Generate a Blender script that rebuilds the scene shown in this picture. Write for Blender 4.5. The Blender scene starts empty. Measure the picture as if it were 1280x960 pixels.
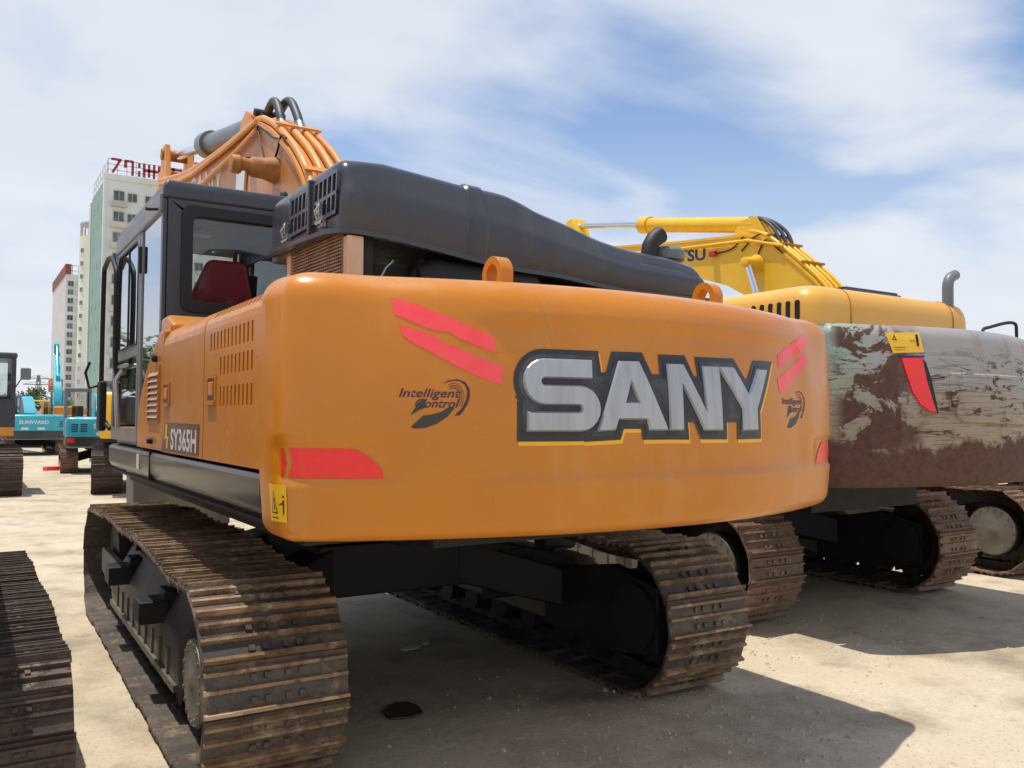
import bpy, bmesh, math, random
from mathutils import Vector, Matrix
from mathutils.geometry import tessellate_polygon
random.seed(7)
SC = bpy.context.scene
COL = SC.collection
R = math.radians

# ------------------------------------------------------------------ camera, sky, sun, exposure
def make_camera():
    f, pitch, roll, yaw = 1075.0, R(2.296), R(0.311), R(32.578)
    cd = bpy.data.cameras.new('camera'); cam = bpy.data.objects.new('camera', cd); COL.objects.link(cam)
    cd.sensor_width = 36; cd.lens = 36*f/1280; cd.clip_start = .05; cd.clip_end = 3000
    fw = Vector((math.sin(yaw), math.cos(yaw), 0)); rt = Vector((math.cos(yaw), -math.sin(yaw), 0)); up = Vector((0, 0, 1))
    F = fw*math.cos(pitch)+up*math.sin(pitch); U = up*math.cos(pitch)-fw*math.sin(pitch)
    r2 = rt*math.cos(roll)+U*math.sin(roll); u2 = U*math.cos(roll)-rt*math.sin(roll)
    m = Matrix((r2, u2, -F)).transposed().to_4x4(); m.translation = Vector((-2.539, -6.046, 1.684))
    cam.matrix_world = m; SC.camera = cam
make_camera()
SUN_DIR = Vector((-.43, .25, 2.2)).normalized()          # towards the sun
SUN_EL = math.asin(SUN_DIR.z); SUN_AZ = math.atan2(SUN_DIR.x, SUN_DIR.y)
def make_world():
    w = bpy.data.worlds.new('World'); SC.world = w; w.use_nodes = True
    n, l = w.node_tree.nodes, w.node_tree.links; n.clear()
    def N(t, **k):
        o = n.new(t)
        for a, b in k.items(): setattr(o, a, b)
        return o
    out = N('ShaderNodeOutputWorld'); bg = N('ShaderNodeBackground'); bg.inputs[1].default_value = .115
    sky = N('ShaderNodeTexSky', sky_type='NISHITA'); sky.sun_disc = False
    sky.sun_elevation = SUN_EL; sky.sun_rotation = SUN_AZ; sky.dust_density = 1.2; sky.air_density = 1.0; sky.ozone_density = 1.6
    tc = N('ShaderNodeTexCoord')
    sep = N('ShaderNodeSeparateXYZ'); l.new(tc.outputs['Generated'], sep.inputs[0])
    # cloud layer: direction projected on a flat ceiling
    den = N('ShaderNodeMath', operation='ADD'); den.inputs[1].default_value = .16; l.new(sep.outputs[2], den.inputs[0])
    mx = N('ShaderNodeMath', operation='MAXIMUM'); mx.inputs[1].default_value = .04; l.new(den.outputs[0], mx.inputs[0])
    dx = N('ShaderNodeMath', operation='DIVIDE'); dy = N('ShaderNodeMath', operation='DIVIDE')
    l.new(sep.outputs[0], dx.inputs[0]); l.new(mx.outputs[0], dx.inputs[1]); l.new(sep.outputs[1], dy.inputs[0]); l.new(mx.outputs[0], dy.inputs[1])
    cb = N('ShaderNodeCombineXYZ'); l.new(dx.outputs[0], cb.inputs[0]); l.new(dy.outputs[0], cb.inputs[1])
    mp = N('ShaderNodeMapping'); mp.inputs['Location'].default_value = (CLOUD[0], CLOUD[1], 3.1); mp.inputs['Rotation'].default_value = (0, 0, R(CLOUD[2])); mp.inputs['Scale'].default_value = (.72, .95, 1)
    l.new(cb.outputs[0], mp.inputs[0])
    nz = N('ShaderNodeTexNoise'); nz.inputs['Scale'].default_value = 1.0; nz.inputs['Detail'].default_value = 9; nz.inputs['Roughness'].default_value = .52; nz.inputs['Distortion'].default_value = .35
    l.new(mp.outputs[0], nz.inputs['Vector'])
    nz2 = N('ShaderNodeTexNoise'); nz2.inputs['Scale'].default_value = .37; nz2.inputs['Detail'].default_value = 3
    l.new(mp.outputs[0], nz2.inputs['Vector'])
    ad = N('ShaderNodeMath', operation='MULTIPLY_ADD'); ad.inputs[1].default_value = .75; l.new(nz2.outputs[0], ad.inputs[0]); l.new(nz.outputs[0], ad.inputs[2])
    rp = N('ShaderNodeMapRange', interpolation_type='SMOOTHSTEP'); rp.inputs[1].default_value = .745; rp.inputs[2].default_value = 1.0
    lowc = N('ShaderNodeMapRange'); lowc.inputs[1].default_value = .02; lowc.inputs[2].default_value = .34; lowc.inputs[3].default_value = .13; lowc.inputs[4].default_value = 0; l.new(sep.outputs[2], lowc.inputs[0])
    ad2 = N('ShaderNodeMath', operation='ADD'); l.new(ad.outputs[0], ad2.inputs[0]); l.new(lowc.outputs[0], ad2.inputs[1]); l.new(ad2.outputs[0], rp.inputs[0])
    # more cover and more mist towards the horizon
    hz = N('ShaderNodeMapRange'); hz.inputs[1].default_value = 0; hz.inputs[2].default_value = .38; hz.inputs[3].default_value = .85; hz.inputs[4].default_value = 0
    l.new(sep.outputs[2], hz.inputs[0])
    m2 = N('ShaderNodeMath', operation='MAXIMUM'); m3 = N('ShaderNodeMath', operation='MULTIPLY'); m3.inputs[1].default_value = .93
    l.new(rp.outputs[0], m3.inputs[0]); l.new(m3.outputs[0], m2.inputs[0]); l.new(hz.outputs[0], m2.inputs[1])
    # shading of the clouds themselves: thick parts a little greyer
    nz3 = N('ShaderNodeTexNoise'); nz3.inputs['Scale'].default_value = 2.1; nz3.inputs['Detail'].default_value = 6; l.new(mp.outputs[0], nz3.inputs['Vector'])
    cr = N('ShaderNodeMixRGB'); cr.inputs[1].default_value = (6.0, 6.5, 7.3, 1); cr.inputs[2].default_value = (8.1, 8.3, 8.6, 1); l.new(nz3.outputs[0], cr.inputs[0])
    mix = N('ShaderNodeMixRGB'); l.new(m2.outputs[0], mix.inputs[0]); 
    gain = N('ShaderNodeMixRGB', blend_type='MULTIPLY'); gain.inputs[0].default_value = 1; gain.inputs[2].default_value = (1.10, 1.25, 1.43, 1)
    l.new(sky.outputs[0], gain.inputs[1]); l.new(gain.outputs[0], mix.inputs[1]); l.new(cr.outputs[0], mix.inputs[2])
    l.new(mix.outputs[0], bg.inputs[0]); l.new(bg.outputs[0], out.inputs[0])
CLOUD = (2.5, 8.8, 110)
make_world()
def make_sun():
    ld = bpy.data.lights.new('sun', 'SUN'); ld.energy = 4.2; ld.angle = R(.5); ld.color = (1, .94, .84)
    o = bpy.data.objects.new('sun', ld); COL.objects.link(o); o.rotation_euler = SUN_DIR.to_track_quat('Z', 'Y').to_euler(); o.location = (-6, 4, 30)
make_sun()
SC.view_settings.view_transform = 'Standard'; SC.view_settings.look = 'None'; SC.view_settings.exposure = .0; SC.view_settings.gamma = 1

# ------------------------------------------------------------------ helpers
def lin(r, g, b):
    f = lambda v: (v/255/12.92) if v/255 <= .04045 else ((v/255+.055)/1.055)**2.4
    return (f(r), f(g), f(b), 1)
class MB:
    def __init__(s): s.v = []; s.f = []
    def add(s, vs, fs):
        o = len(s.v); s.v += [tuple(v) for v in vs]; s.f += [tuple(i+o for i in f) for f in fs]; return s
    def box(s, x0, x1, y0, y1, z0, z1):
        return s.add([(x0,y0,z0),(x1,y0,z0),(x1,y1,z0),(x0,y1,z0),(x0,y0,z1),(x1,y0,z1),(x1,y1,z1),(x0,y1,z1)],
                     [(0,3,2,1),(4,5,6,7),(0,1,5,4),(1,2,6,5),(2,3,7,6),(3,0,4,7)])
    def bar(s, a, b, w, h, up=(0,0,1)):                     # box along a segment
        a, b = Vector(a), Vector(b); d = (b-a).normalized(); u = Vector(up)
        if abs(d.dot(u)) > .98: u = Vector((1,0,0))
        x = d.cross(u).normalized(); z = x.cross(d).normalized()
        vs = []
        for p in (a, b):
            for i, j in ((-1,-1),(1,-1),(1,1),(-1,1)): vs.append(p+x*i*w/2+z*j*h/2)
        return s.add(vs, [(0,1,2,3),(7,6,5,4),(0,4,5,1),(1,5,6,2),(2,6,7,3),(3,7,4,0)])
    def prism(s, poly, axis, a, b):                         # polygon extruded along an axis from a to b
        n = len(poly)
        def P(u, w, t): return (t,u,w) if axis == 'x' else (u,t,w) if axis == 'y' else (u,w,t)
        vs = [P(u,w,a) for u,w in poly]+[P(u,w,b) for u,w in poly]
        fs = [tuple(range(n)), tuple(range(2*n-1, n-1, -1))]+[(i,(i+1)%n+0,(i+1)%n+n,i+n)[::-1] for i in range(n)]
        return s.add(vs, fs)
    def tube(s, pts, r, seg=10, cap=True):
        pts = [Vector(p) for p in pts]; n = len(pts); rr = r if isinstance(r, (list, tuple)) else [r]*n
        t0 = (pts[1]-pts[0]).normalized(); u = Vector((0,0,1)) if abs(t0.z) < .9 else Vector((1,0,0))
        x = t0.cross(u).normalized(); vs = []
        for i, p in enumerate(pts):
            t = (pts[min(i+1,n-1)]-pts[max(i-1,0)]).normalized()
            x = (x-t*x.dot(t)).normalized(); y = t.cross(x)
            for k in range(seg):
                a = 2*math.pi*k/seg; vs.append(p+(x*math.cos(a)+y*math.sin(a))*rr[i])
        fs = []
        for i in range(n-1):
            for k in range(seg):
                k2 = (k+1)%seg; fs.append((i*seg+k, i*seg+k2, (i+1)*seg+k2, (i+1)*seg+k))
        if cap: fs += [tuple(range(seg))[::-1], tuple(range((n-1)*seg, n*seg))]
        return s.add(vs, fs)
    def lathe(s, prof, axis, c, seg=24):                    # prof: (t along axis, radius)
        vs = []; fs = []; n = len(prof)
        for t, r in prof:
            for k in range(seg):
                a = 2*math.pi*k/seg; p, q = r*math.cos(a), r*math.sin(a)
                v = (t,p,q) if axis == 'x' else (q,t,p) if axis == 'y' else (p,q,t)
                vs.append((v[0]+c[0], v[1]+c[1], v[2]+c[2]))
        for i in range(n-1):
            for k in range(seg):
                k2 = (k+1)%seg; fs.append((i*seg+k, i*seg+k2, (i+1)*seg+k2, (i+1)*seg+k))
        fs += [tuple(range(seg))[::-1], tuple(range((n-1)*seg, n*seg))]
        return s.add(vs, fs)
    def loft(s, rings, closed=True, cap0=True, cap1=True):
        n = len(rings[0]); vs = [v for r in rings for v in r]; fs = []
        for i in range(len(rings)-1):
            for k in range(n if closed else n-1):
                k2 = (k+1)%n; fs.append((i*n+k, i*n+k2, (i+1)*n+k2, (i+1)*n+k))
        if cap0: fs.append(tuple(range(n))[::-1])
        if cap1: fs.append(tuple(range((len(rings)-1)*n, len(rings)*n)))
        return s.add(vs, fs)
    def mesh(s, name):
        me = bpy.data.meshes.new(name); me.from_pydata(s.v, [], s.f); 
        bm = bmesh.new(); bm.from_mesh(me); bmesh.ops.recalc_face_normals(bm, faces=bm.faces); bm.to_mesh(me); bm.free()
        return me
def link(name, me, m, parent=None, smooth=None, bevel=0, seg=2, loc=None, rot=None):
    if m and not me.materials: me.materials.append(m)
    o = bpy.data.objects.new(name, me); COL.objects.link(o)
    if parent: o.parent = parent
    if loc: o.location = loc
    if rot: o.rotation_euler = rot
    if smooth is not None:
        me.polygons.foreach_set('use_smooth', [True]*len(me.polygons)); me.set_sharp_from_angle(angle=R(smooth))
    if bevel:
        b = o.modifiers.new('bevel', 'BEVEL'); b.width = bevel; b.segments = seg; b.limit_method = 'ANGLE'; b.angle_limit = R(35)
        me.polygons.foreach_set('use_smooth', [True]*len(me.polygons)); b.harden_normals = True
    return o
def put(mb, name, m, parent=None, **k): return link(name, mb.mesh(name), m, parent, **k)
def box(name, m, parent, x0, x1, y0, y1, z0, z1, **k): return put(MB().box(x0,x1,y0,y1,z0,z1), name, m, parent, **k)
def tag(o, label=None, cat=None, group=None, kind=None):
    if label: o['label'] = label
    if cat: o['category'] = cat
    if group: o['group'] = group
    if kind: o['kind'] = kind
    return o
def empty(name, loc=(0,0,0), rz=0, label=None, cat=None, group=None, parent=None):
    o = bpy.data.objects.new(name, None); COL.objects.link(o); o.location = loc; o.rotation_euler = (0,0,rz); o.empty_display_size = .3
    if parent: o.parent = parent
    return tag(o, label, cat, group)
def catmull(pts, n=6, closed=False):
    P = [Vector(p) for p in pts]; out = []; m = len(P)
    rng = range(m if closed else m-1)
    for i in rng:
        g = (lambda j: P[j%m]) if closed else (lambda j: P[max(0,min(m-1,j))])
        a, b, c, d = g(i-1), g(i), g(i+1), g(i+2)
        for k in range(n):
            t = k/n; out.append(.5*((2*b)+(c-a)*t+(2*a-5*b+4*c-d)*t*t+(3*b-a-3*c+d)*t**3))
    if not closed: out.append(P[-1])
    return out

# ------------------------------------------------------------------ materials
def material(name): 
    m = bpy.data.materials.new(name); m.use_nodes = True; nt = m.node_tree
    return m, nt, nt.nodes['Principled BSDF'], (lambda t: nt.nodes.new(t)), nt.links.new
def surf(name, col, rough=.5, metal=0, coat=0, col2=None, mix=.5, scale=4, bump=0, bscale=40, rand=0, stretch=(1,1,1), lo=.4, hi=.65, spec=.5, dust=None, dustz=0):
    """base colour with a second colour in noise patches, fine bump, per-object variation"""
    m, nt, p, N, L = material(name)
    p.inputs['Roughness'].default_value = rough; p.inputs['Metallic'].default_value = metal; p.inputs['Coat Weight'].default_value = coat; p.inputs['Coat Roughness'].default_value = .12
    p.inputs['Specular IOR Level'].default_value = spec
    tc = N('ShaderNodeTexCoord'); mp = N('ShaderNodeMapping'); mp.inputs['Scale'].default_value = stretch; L(tc.outputs['Object'], mp.inputs[0])
    src = mp.outputs[0]
    if rand:
        oi = N('ShaderNodeObjectInfo'); va = N('ShaderNodeVectorMath'); va.operation = 'ADD'
        ml = N('ShaderNodeMath'); ml.operation = 'MULTIPLY'; ml.inputs[1].default_value = 50; L(oi.outputs['Random'], ml.inputs[0]); L(mp.outputs[0], va.inputs[0]); L(ml.outputs[0], va.inputs[1]); src = va.outputs[0]
    c = N('ShaderNodeMixRGB'); c.inputs[1].default_value = col; c.inputs[2].default_value = col2 or col
    nz = N('ShaderNodeTexNoise'); nz.inputs['Scale'].default_value = scale; nz.inputs['Detail'].default_value = 8; nz.inputs['Roughness'].default_value = .6; L(src, nz.inputs['Vector'])
    mr = N('ShaderNodeMapRange'); mr.inputs[1].default_value = lo; mr.inputs[2].default_value = hi; mr.inputs[4].default_value = mix; L(nz.outputs[0], mr.inputs[0]); L(mr.outputs[0], c.inputs[0])
    last = c.outputs[0]
    if rand:
        hs = N('ShaderNodeHueSaturation'); vv = N('ShaderNodeMapRange'); vv.inputs[3].default_value = 1-rand; vv.inputs[4].default_value = 1+rand; L(oi.outputs['Random'], vv.inputs[0]); L(vv.outputs[0], hs.inputs['Value']); L(last, hs.inputs['Color']); last = hs.outputs[0]
    L(last, p.inputs['Base Color'])
    rr = N('ShaderNodeMapRange'); rr.inputs[3].default_value = max(.02, rough-.06); rr.inputs[4].default_value = min(1, rough+.1); L(nz.outputs[0], rr.inputs[0]); L(rr.outputs[0], p.inputs['Roughness'])
    if bump:
        b = N('ShaderNodeBump'); b.inputs['Strength'].default_value = bump; b.inputs['Distance'].default_value = .01
        n2 = N('ShaderNodeTexNoise'); n2.inputs['Scale'].default_value = bscale; n2.inputs['Detail'].default_value = 5; L(src, n2.inputs['Vector']); L(n2.outputs[0], b.inputs['Height']); L(b.outputs[0], p.inputs['Normal'])
    return m
def glass(name, tint, refl=.25, opac=.25, rough=.02, body=(.02,.025,.03,1)):
    m, nt, p, N, L = material(name); nt.nodes.remove(p)
    tr = N('ShaderNodeBsdfTransparent'); tr.inputs[0].default_value = tint
    df = N('ShaderNodeBsdfDiffuse'); df.inputs[0].default_value = body
    gl = N('ShaderNodeBsdfGlossy'); gl.inputs['Roughness'].default_value = rough; gl.inputs[0].default_value = (.95,.97,1,1)
    m1 = N('ShaderNodeMixShader'); m1.inputs[0].default_value = opac; L(tr.outputs[0], m1.inputs[1]); L(df.outputs[0], m1.inputs[2])
    lw = N('ShaderNodeFresnel'); lw.inputs['IOR'].default_value = 1.5
    mr = N('ShaderNodeMapRange'); mr.inputs[3].default_value = refl; mr.inputs[4].default_value = 1; L(lw.outputs[0], mr.inputs[0])
    m2 = N('ShaderNodeMixShader'); L(mr.outputs[0], m2.inputs[0]); L(m1.outputs[0], m2.inputs[1]); L(gl.outputs[0], m2.inputs[2])
    L(m2.outputs[0], nt.nodes['Material Output'].inputs[0]); return m
M = {}
def worn_paint(name, col, col2, dust, scratch, rough=.27, coat=.12, amt=1):
    m, nt, p, N, L = material(name); p.inputs['Coat Weight'].default_value = coat; p.inputs['Coat Roughness'].default_value = .1; p.inputs['Specular IOR Level'].default_value = .46
    tc = N('ShaderNodeTexCoord')
    def noise(sc, st=(1,1,1), det=6, ro=.6, off=0, dist=0):
        mp = N('ShaderNodeMapping'); mp.inputs['Scale'].default_value = st; mp.inputs['Location'].default_value = (off,off*.7,off*.3); L(tc.outputs['Object'], mp.inputs[0])
        n = N('ShaderNodeTexNoise'); n.inputs['Scale'].default_value = sc; n.inputs['Detail'].default_value = det; n.inputs['Roughness'].default_value = ro; n.inputs['Distortion'].default_value = dist; L(mp.outputs[0], n.inputs['Vector']); return n.outputs[0]
    def rng(v, a, b, c=0, d=1):
        n = N('ShaderNodeMapRange')
        for i, q in ((1,a),(2,b),(3,c),(4,d)): n.inputs[i].default_value = q
        L(v, n.inputs[0]); return n.outputs[0]
    def mul(a, b):
        n = N('ShaderNodeMath'); n.operation = 'MULTIPLY'; L(a, n.inputs[0])
        if isinstance(b, float): n.inputs[1].default_value = b
        else: L(b, n.inputs[1])
        return n.outputs[0]
    def mixc(f, a, b):
        n = N('ShaderNodeMixRGB'); L(f, n.inputs[0])
        for i, v in ((1,a),(2,b)):
            if isinstance(v, tuple): n.inputs[i].default_value = v
            else: L(v, n.inputs[i])
        return n.outputs[0]
    c = mixc(rng(noise(1.4), .35, .65), col, col2)
    streak = mul(rng(noise(5, (1,1,.10), 5, .65, 3), .52, .72, 0, .30*amt), rng(noise(1.1, (1,1,1), 4, .5, 8), .40, .65))     # rain-washed dust runs
    c = mixc(streak, c, dust)
    film = mul(rng(noise(9, (1,1,1), 8, .7, 5), .48, .75, 0, .20*amt), rng(noise(.9, (1,1,1), 3, .5, 2), .4, .7)); c = mixc(film, c, dust)
    ge = N('ShaderNodeNewGeometry'); sp = N('ShaderNodeSeparateXYZ'); L(ge.outputs['Normal'], sp.inputs[0])
    c = mixc(mul(rng(sp.outputs[2], .55, .95, 0, .38*amt), rng(noise(6, (1,1,1), 7, .7, 6), .3, .6)), c, dust)           # dust lying on the flats
    vo = N('ShaderNodeTexVoronoi'); vo.feature = 'DISTANCE_TO_EDGE'; vo.inputs['Scale'].default_value = 2.3
    mp = N('ShaderNodeMapping'); mp.inputs['Scale'].default_value = (1,1,2.2); va = N('ShaderNodeMixRGB'); va.inputs[0].default_value = .12; L(tc.outputs['Object'], va.inputs[1])
    nc = N('ShaderNodeTexNoise'); nc.inputs['Scale'].default_value = 3; L(tc.outputs['Object'], nc.inputs['Vector']); L(nc.outputs[1], va.inputs[2]); L(va.outputs[0], mp.inputs[0]); L(mp.outputs[0], vo.inputs['Vector'])
    sc = mul(rng(vo.outputs[0], .0, .0035, 1, 0), rng(noise(2.2, (1,1,1), 3, .5, 11), .56, .62, 0, .55*amt)); c = mixc(sc, c, scratch)
    chip = mul(rng(noise(60, (1,1,1), 3, .6, 4), .70, .73), rng(noise(2.5, (1,1,1), 3, .5, 14), .55, .62, 0, .8*amt)); c = mixc(chip, c, scratch)
    L(c, p.inputs['Base Color'])
    L(rng(noise(3.5, (1,1,.5), 7, .65, 9), .3, .7, rough-.06, rough+.16), p.inputs['Roughness'])
    bp = N('ShaderNodeBump'); bp.inputs['Strength'].default_value = .06; bp.inputs['Distance'].default_value = .01; L(noise(26, (1,1,1), 3, .5), bp.inputs['Height'])
    b2 = N('ShaderNodeBump'); b2.inputs['Strength'].default_value = .10; b2.inputs['Distance'].default_value = .03; L(noise(2.2, (1,1,1), 2, .4, 6), b2.inputs['Height']); L(bp.outputs[0], b2.inputs['Normal']); L(b2.outputs[0], p.inputs['Normal'])
    return m
M['ochre'] = worn_paint('ochre_paint', lin(204,126,20), lin(196,118,17), lin(196,158,112), lin(120,72,36))
M['ochre_dull'] = surf('ochre_paint_dull', lin(214,142,66), .5, 0, .1, lin(176,116,70), .7, 3, .05, 20)
M['boom_side'] = worn_paint('boom_paint', lin(206,146,92), lin(190,124,64), lin(206,180,156), lin(110,70,40), .42, .05, 1.6)
M['boom_top'] = surf('boom_edge_paint', lin(220,150,66), .45, 0, .15, lin(200,128,50), .6, 4, .04, 20)
M['grease'] = surf('grease_rust', lin(186,124,62), .6, 0, 0, lin(140,86,36), .9, 6, .3, 30)
M['charcoal'] = worn_paint('charcoal_paint', lin(57,60,68), lin(62,65,73), lin(128,122,112), lin(112,112,114), .24, .2, .7)
M['cab_paint'] = worn_paint('cab_paint', lin(54,56,63), lin(60,62,69), lin(126,120,112), lin(100,100,104), .32, .15, .6)
M['cab_grey'] = surf('cab_grey_paint', lin(120,122,126), .42, 0, .15, lin(108,110,114), .5, 3, .02, 12)
M['rail'] = surf('deck_rail_paint', lin(50,47,48), .36, 0, .2, lin(66,60,58), .55, 3.5, .05, 14, stretch=(1,.5,2))
M['black'] = surf('black_rubber', lin(22,22,24), .55, 0, 0, lin(30,30,31), .5, 6, .05, 30)
M['soot'] = surf('engine_soot', lin(30,29,28), .7, 0, 0, lin(52,46,40), .6, 5, .3, 18)
M['under'] = surf('undercarriage_paint', lin(25,24,24), .65, 0, 0, lin(40,37,34), .7, 3, .2, 22)
M['frame'] = surf('track_frame_paint', lin(84,80,74), .55, 0, 0, lin(120,110,94), .7, 2.5, .15, 25, stretch=(1,1,.5))
def shoe_paint(name, col, col2, mud, mudamt, rand=.25):
    m, nt, p, N, L = material(name); p.inputs['Roughness'].default_value = .6
    tc = N('ShaderNodeTexCoord'); oi = N('ShaderNodeObjectInfo'); ml = N('ShaderNodeMath'); ml.operation = 'MULTIPLY'; ml.inputs[1].default_value = 60; L(oi.outputs['Random'], ml.inputs[0])
    va = N('ShaderNodeVectorMath'); va.operation = 'ADD'; L(tc.outputs['Object'], va.inputs[0]); L(ml.outputs[0], va.inputs[1])
    def noise(sc, st, det=7, ro=.65, off=0):
        mp = N('ShaderNodeMapping'); mp.inputs['Scale'].default_value = st; mp.inputs['Location'].default_value = (off,off,off); L(va.outputs[0], mp.inputs[0])
        n = N('ShaderNodeTexNoise'); n.inputs['Scale'].default_value = sc; n.inputs['Detail'].default_value = det; n.inputs['Roughness'].default_value = ro; L(mp.outputs[0], n.inputs['Vector']); return n.outputs[0]
    def rng(v, a, b, c=0, d=1):
        n = N('ShaderNodeMapRange')
        for i, q in ((1,a),(2,b),(3,c),(4,d)): n.inputs[i].default_value = q
        L(v, n.inputs[0]); return n.outputs[0]
    def mixc(f, a, b):
        n = N('ShaderNodeMixRGB'); L(f, n.inputs[0])
        for i, v in ((1,a),(2,b)):
            if isinstance(v, tuple): n.inputs[i].default_value = v
            else: L(v, n.inputs[i])
        return n.outputs[0]
    c = mixc(rng(noise(7, (1,1.6,1.6)), .40, .62), col, col2)
    c = mixc(rng(noise(20, (1,1,1), 6, .7, 5), .56, .66, 0, .7), c, (.022,.017,.013,1))
    md = rng(noise(5, (1,1,1), 9, .72, 9), .52, .60, 0, mudamt); c = mixc(md, c, mud)
    hs = N('ShaderNodeHueSaturation'); L(rng(oi.outputs['Random'], 0, 1, 1-rand, 1+rand), hs.inputs['Value']); L(c, hs.inputs['Color']); L(hs.outputs[0], p.inputs['Base Color'])
    L(rng(noise(9, (1,1,1), 4, .6, 3), .3, .7, .42, .8), p.inputs['Roughness']); p.inputs['Metallic'].default_value = .15
    b = N('ShaderNodeBump'); b.inputs['Strength'].default_value = .5; b.inputs['Distance'].default_value = .006; L(noise(38, (1,1,1), 6, .7, 2), b.inputs['Height'])
    b2 = N('ShaderNodeBump'); b2.inputs['Strength'].default_value = .8; b2.inputs['Distance'].default_value = .012; L(md, b2.inputs['Height']); L(b.outputs[0], b2.inputs['Normal']); L(b2.outputs[0], p.inputs['Normal']); return m
M['shoe_plain'] = surf('shoe_steel_plain', lin(80,72,66), .6, .25, 0, lin(104,84,66), .8, 6, .4, 45, rand=.25, stretch=(.7,2,2))
M['shoe'] = shoe_paint('shoe_steel', lin(72,69,67), lin(90,77,64), lin(150,130,104), .4)
M['shoe_dark'] = shoe_paint('shoe_steel_dark', lin(70,62,57), lin(88,68,56), lin(118,100,82), .4)
M['shoe_rust'] = shoe_paint('shoe_steel_rusty', lin(112,90,76), lin(136,104,82), lin(164,142,116), .55)
M['edge_rust'] = shoe_paint('grouser_rust', lin(148,120,90), lin(108,80,56), lin(196,172,140), .55, .22)
M['chain'] = surf('chain_steel', lin(54,48,43), .6, .2, 0, lin(80,62,46), .7, 8, .2, 40)
M['disc'] = surf('hub_disc', lin(112,108,100), .5, .2, 0, lin(140,130,112), .7, 9, .25, 40)
M['chrome'] = surf('chrome_rod', lin(225,225,225), .16, 1, 0)
M['steel'] = surf('bright_steel', lin(190,192,194), .28, .9, 0, lin(150,150,150), .5, 20)
M['cyl_grey'] = surf('cylinder_grey', lin(112,116,116), .42, 0, .2, lin(98,102,103), .6, 4, .03, 20)
M['hose'] = surf('hose_rubber', lin(58,62,66), .5, 0, 0, lin(74,76,78), .5, 9, .1, 40)
M['red'] = surf('red_reflector', lin(246,40,38), .3, 0, .2, lin(232,34,32), .5, 30, .1, 90)
M['red2'] = surf('red_decal', lin(255,80,84), .35, 0, .15, lin(246,62,68), .6, 12)
M['yellow_lbl'] = surf('label_yellow', lin(236,186,30), .4, 0, .1, lin(226,172,26), .5, 20)
M['ink'] = surf('label_ink', lin(26,22,20), .5)
M['logo_ink'] = surf('logo_ink', lin(66,32,52), .45); M['logo_grey'] = surf('logo_grey', lin(56,56,50), .45)
M['outline'] = surf('outline_black', lin(27,28,31), .35, 0, .3)
M['silver'] = surf('letter_silver', lin(176,178,182), .38, .55, .2, lin(150,152,156), .6, 3, .12, 60, stretch=(8,8,.6))
M['silver_mid'] = surf('letter_bed', lin(38,39,42), .35, .3, .2, lin(92,94,98), .9, 5, lo=.45, hi=.72)
M['gold'] = surf('gold_trim', lin(240,176,20), .4, 0, .2)
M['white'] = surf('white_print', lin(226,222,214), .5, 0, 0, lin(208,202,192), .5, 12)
M['plate'] = surf('brown_plate', lin(84,58,42), .4, 0, .2, lin(74,50,38), .5, 6)
M['seat_red'] = surf('seat_cover', lin(188,44,58), .5, 0, .1, lin(160,36,48), .6, 6, .1, 20)
M['interior'] = surf('cab_trim', lin(96,98,104), .6, 0, 0, lin(84,86,92), .5, 5)
M['glass_side'] = glass('cab_side_glass', (.5,.55,.53,1), .5, .55, body=(.015,.02,.018,1))
M['glass_rear'] = glass('cab_rear_glass', (.95,.96,.95,1), .01, .02)
M['glass_clear'] = glass('cab_clear_glass', (.92,.95,.94,1), .03, .02)
M['k_yellow'] = worn_paint('lemon_paint', lin(238,190,30), lin(228,176,26), lin(206,180,110), lin(120,84,40), .34, .1)
M['k_hood'] = worn_paint('hood_yellow_paint', lin(232,174,70), lin(224,164,62), lin(206,184,140), lin(140,100,50), .34, .1)
M['navy'] = surf('navy_print', lin(44,40,96), .45)
M['turq'] = surf('turquoise_paint', lin(52,170,186), .42, 0, .2, lin(44,156,174), .6, 3, .04, 14)
M['mach_orange'] = surf('orange_paint', lin(222,150,40), .45, 0, .2, lin(206,136,36), .6, 3)
M['mesh_rust'] = surf('screen_steel', lin(158,138,120), .6, .1, 0, lin(120,98,82), .7, 10, .2, 60)
M['post'] = surf('faded_post_paint', lin(216,190,166), .5, 0, 0, lin(200,150,98), .8, 3, .1, 30, stretch=(1,1,.6))
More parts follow.
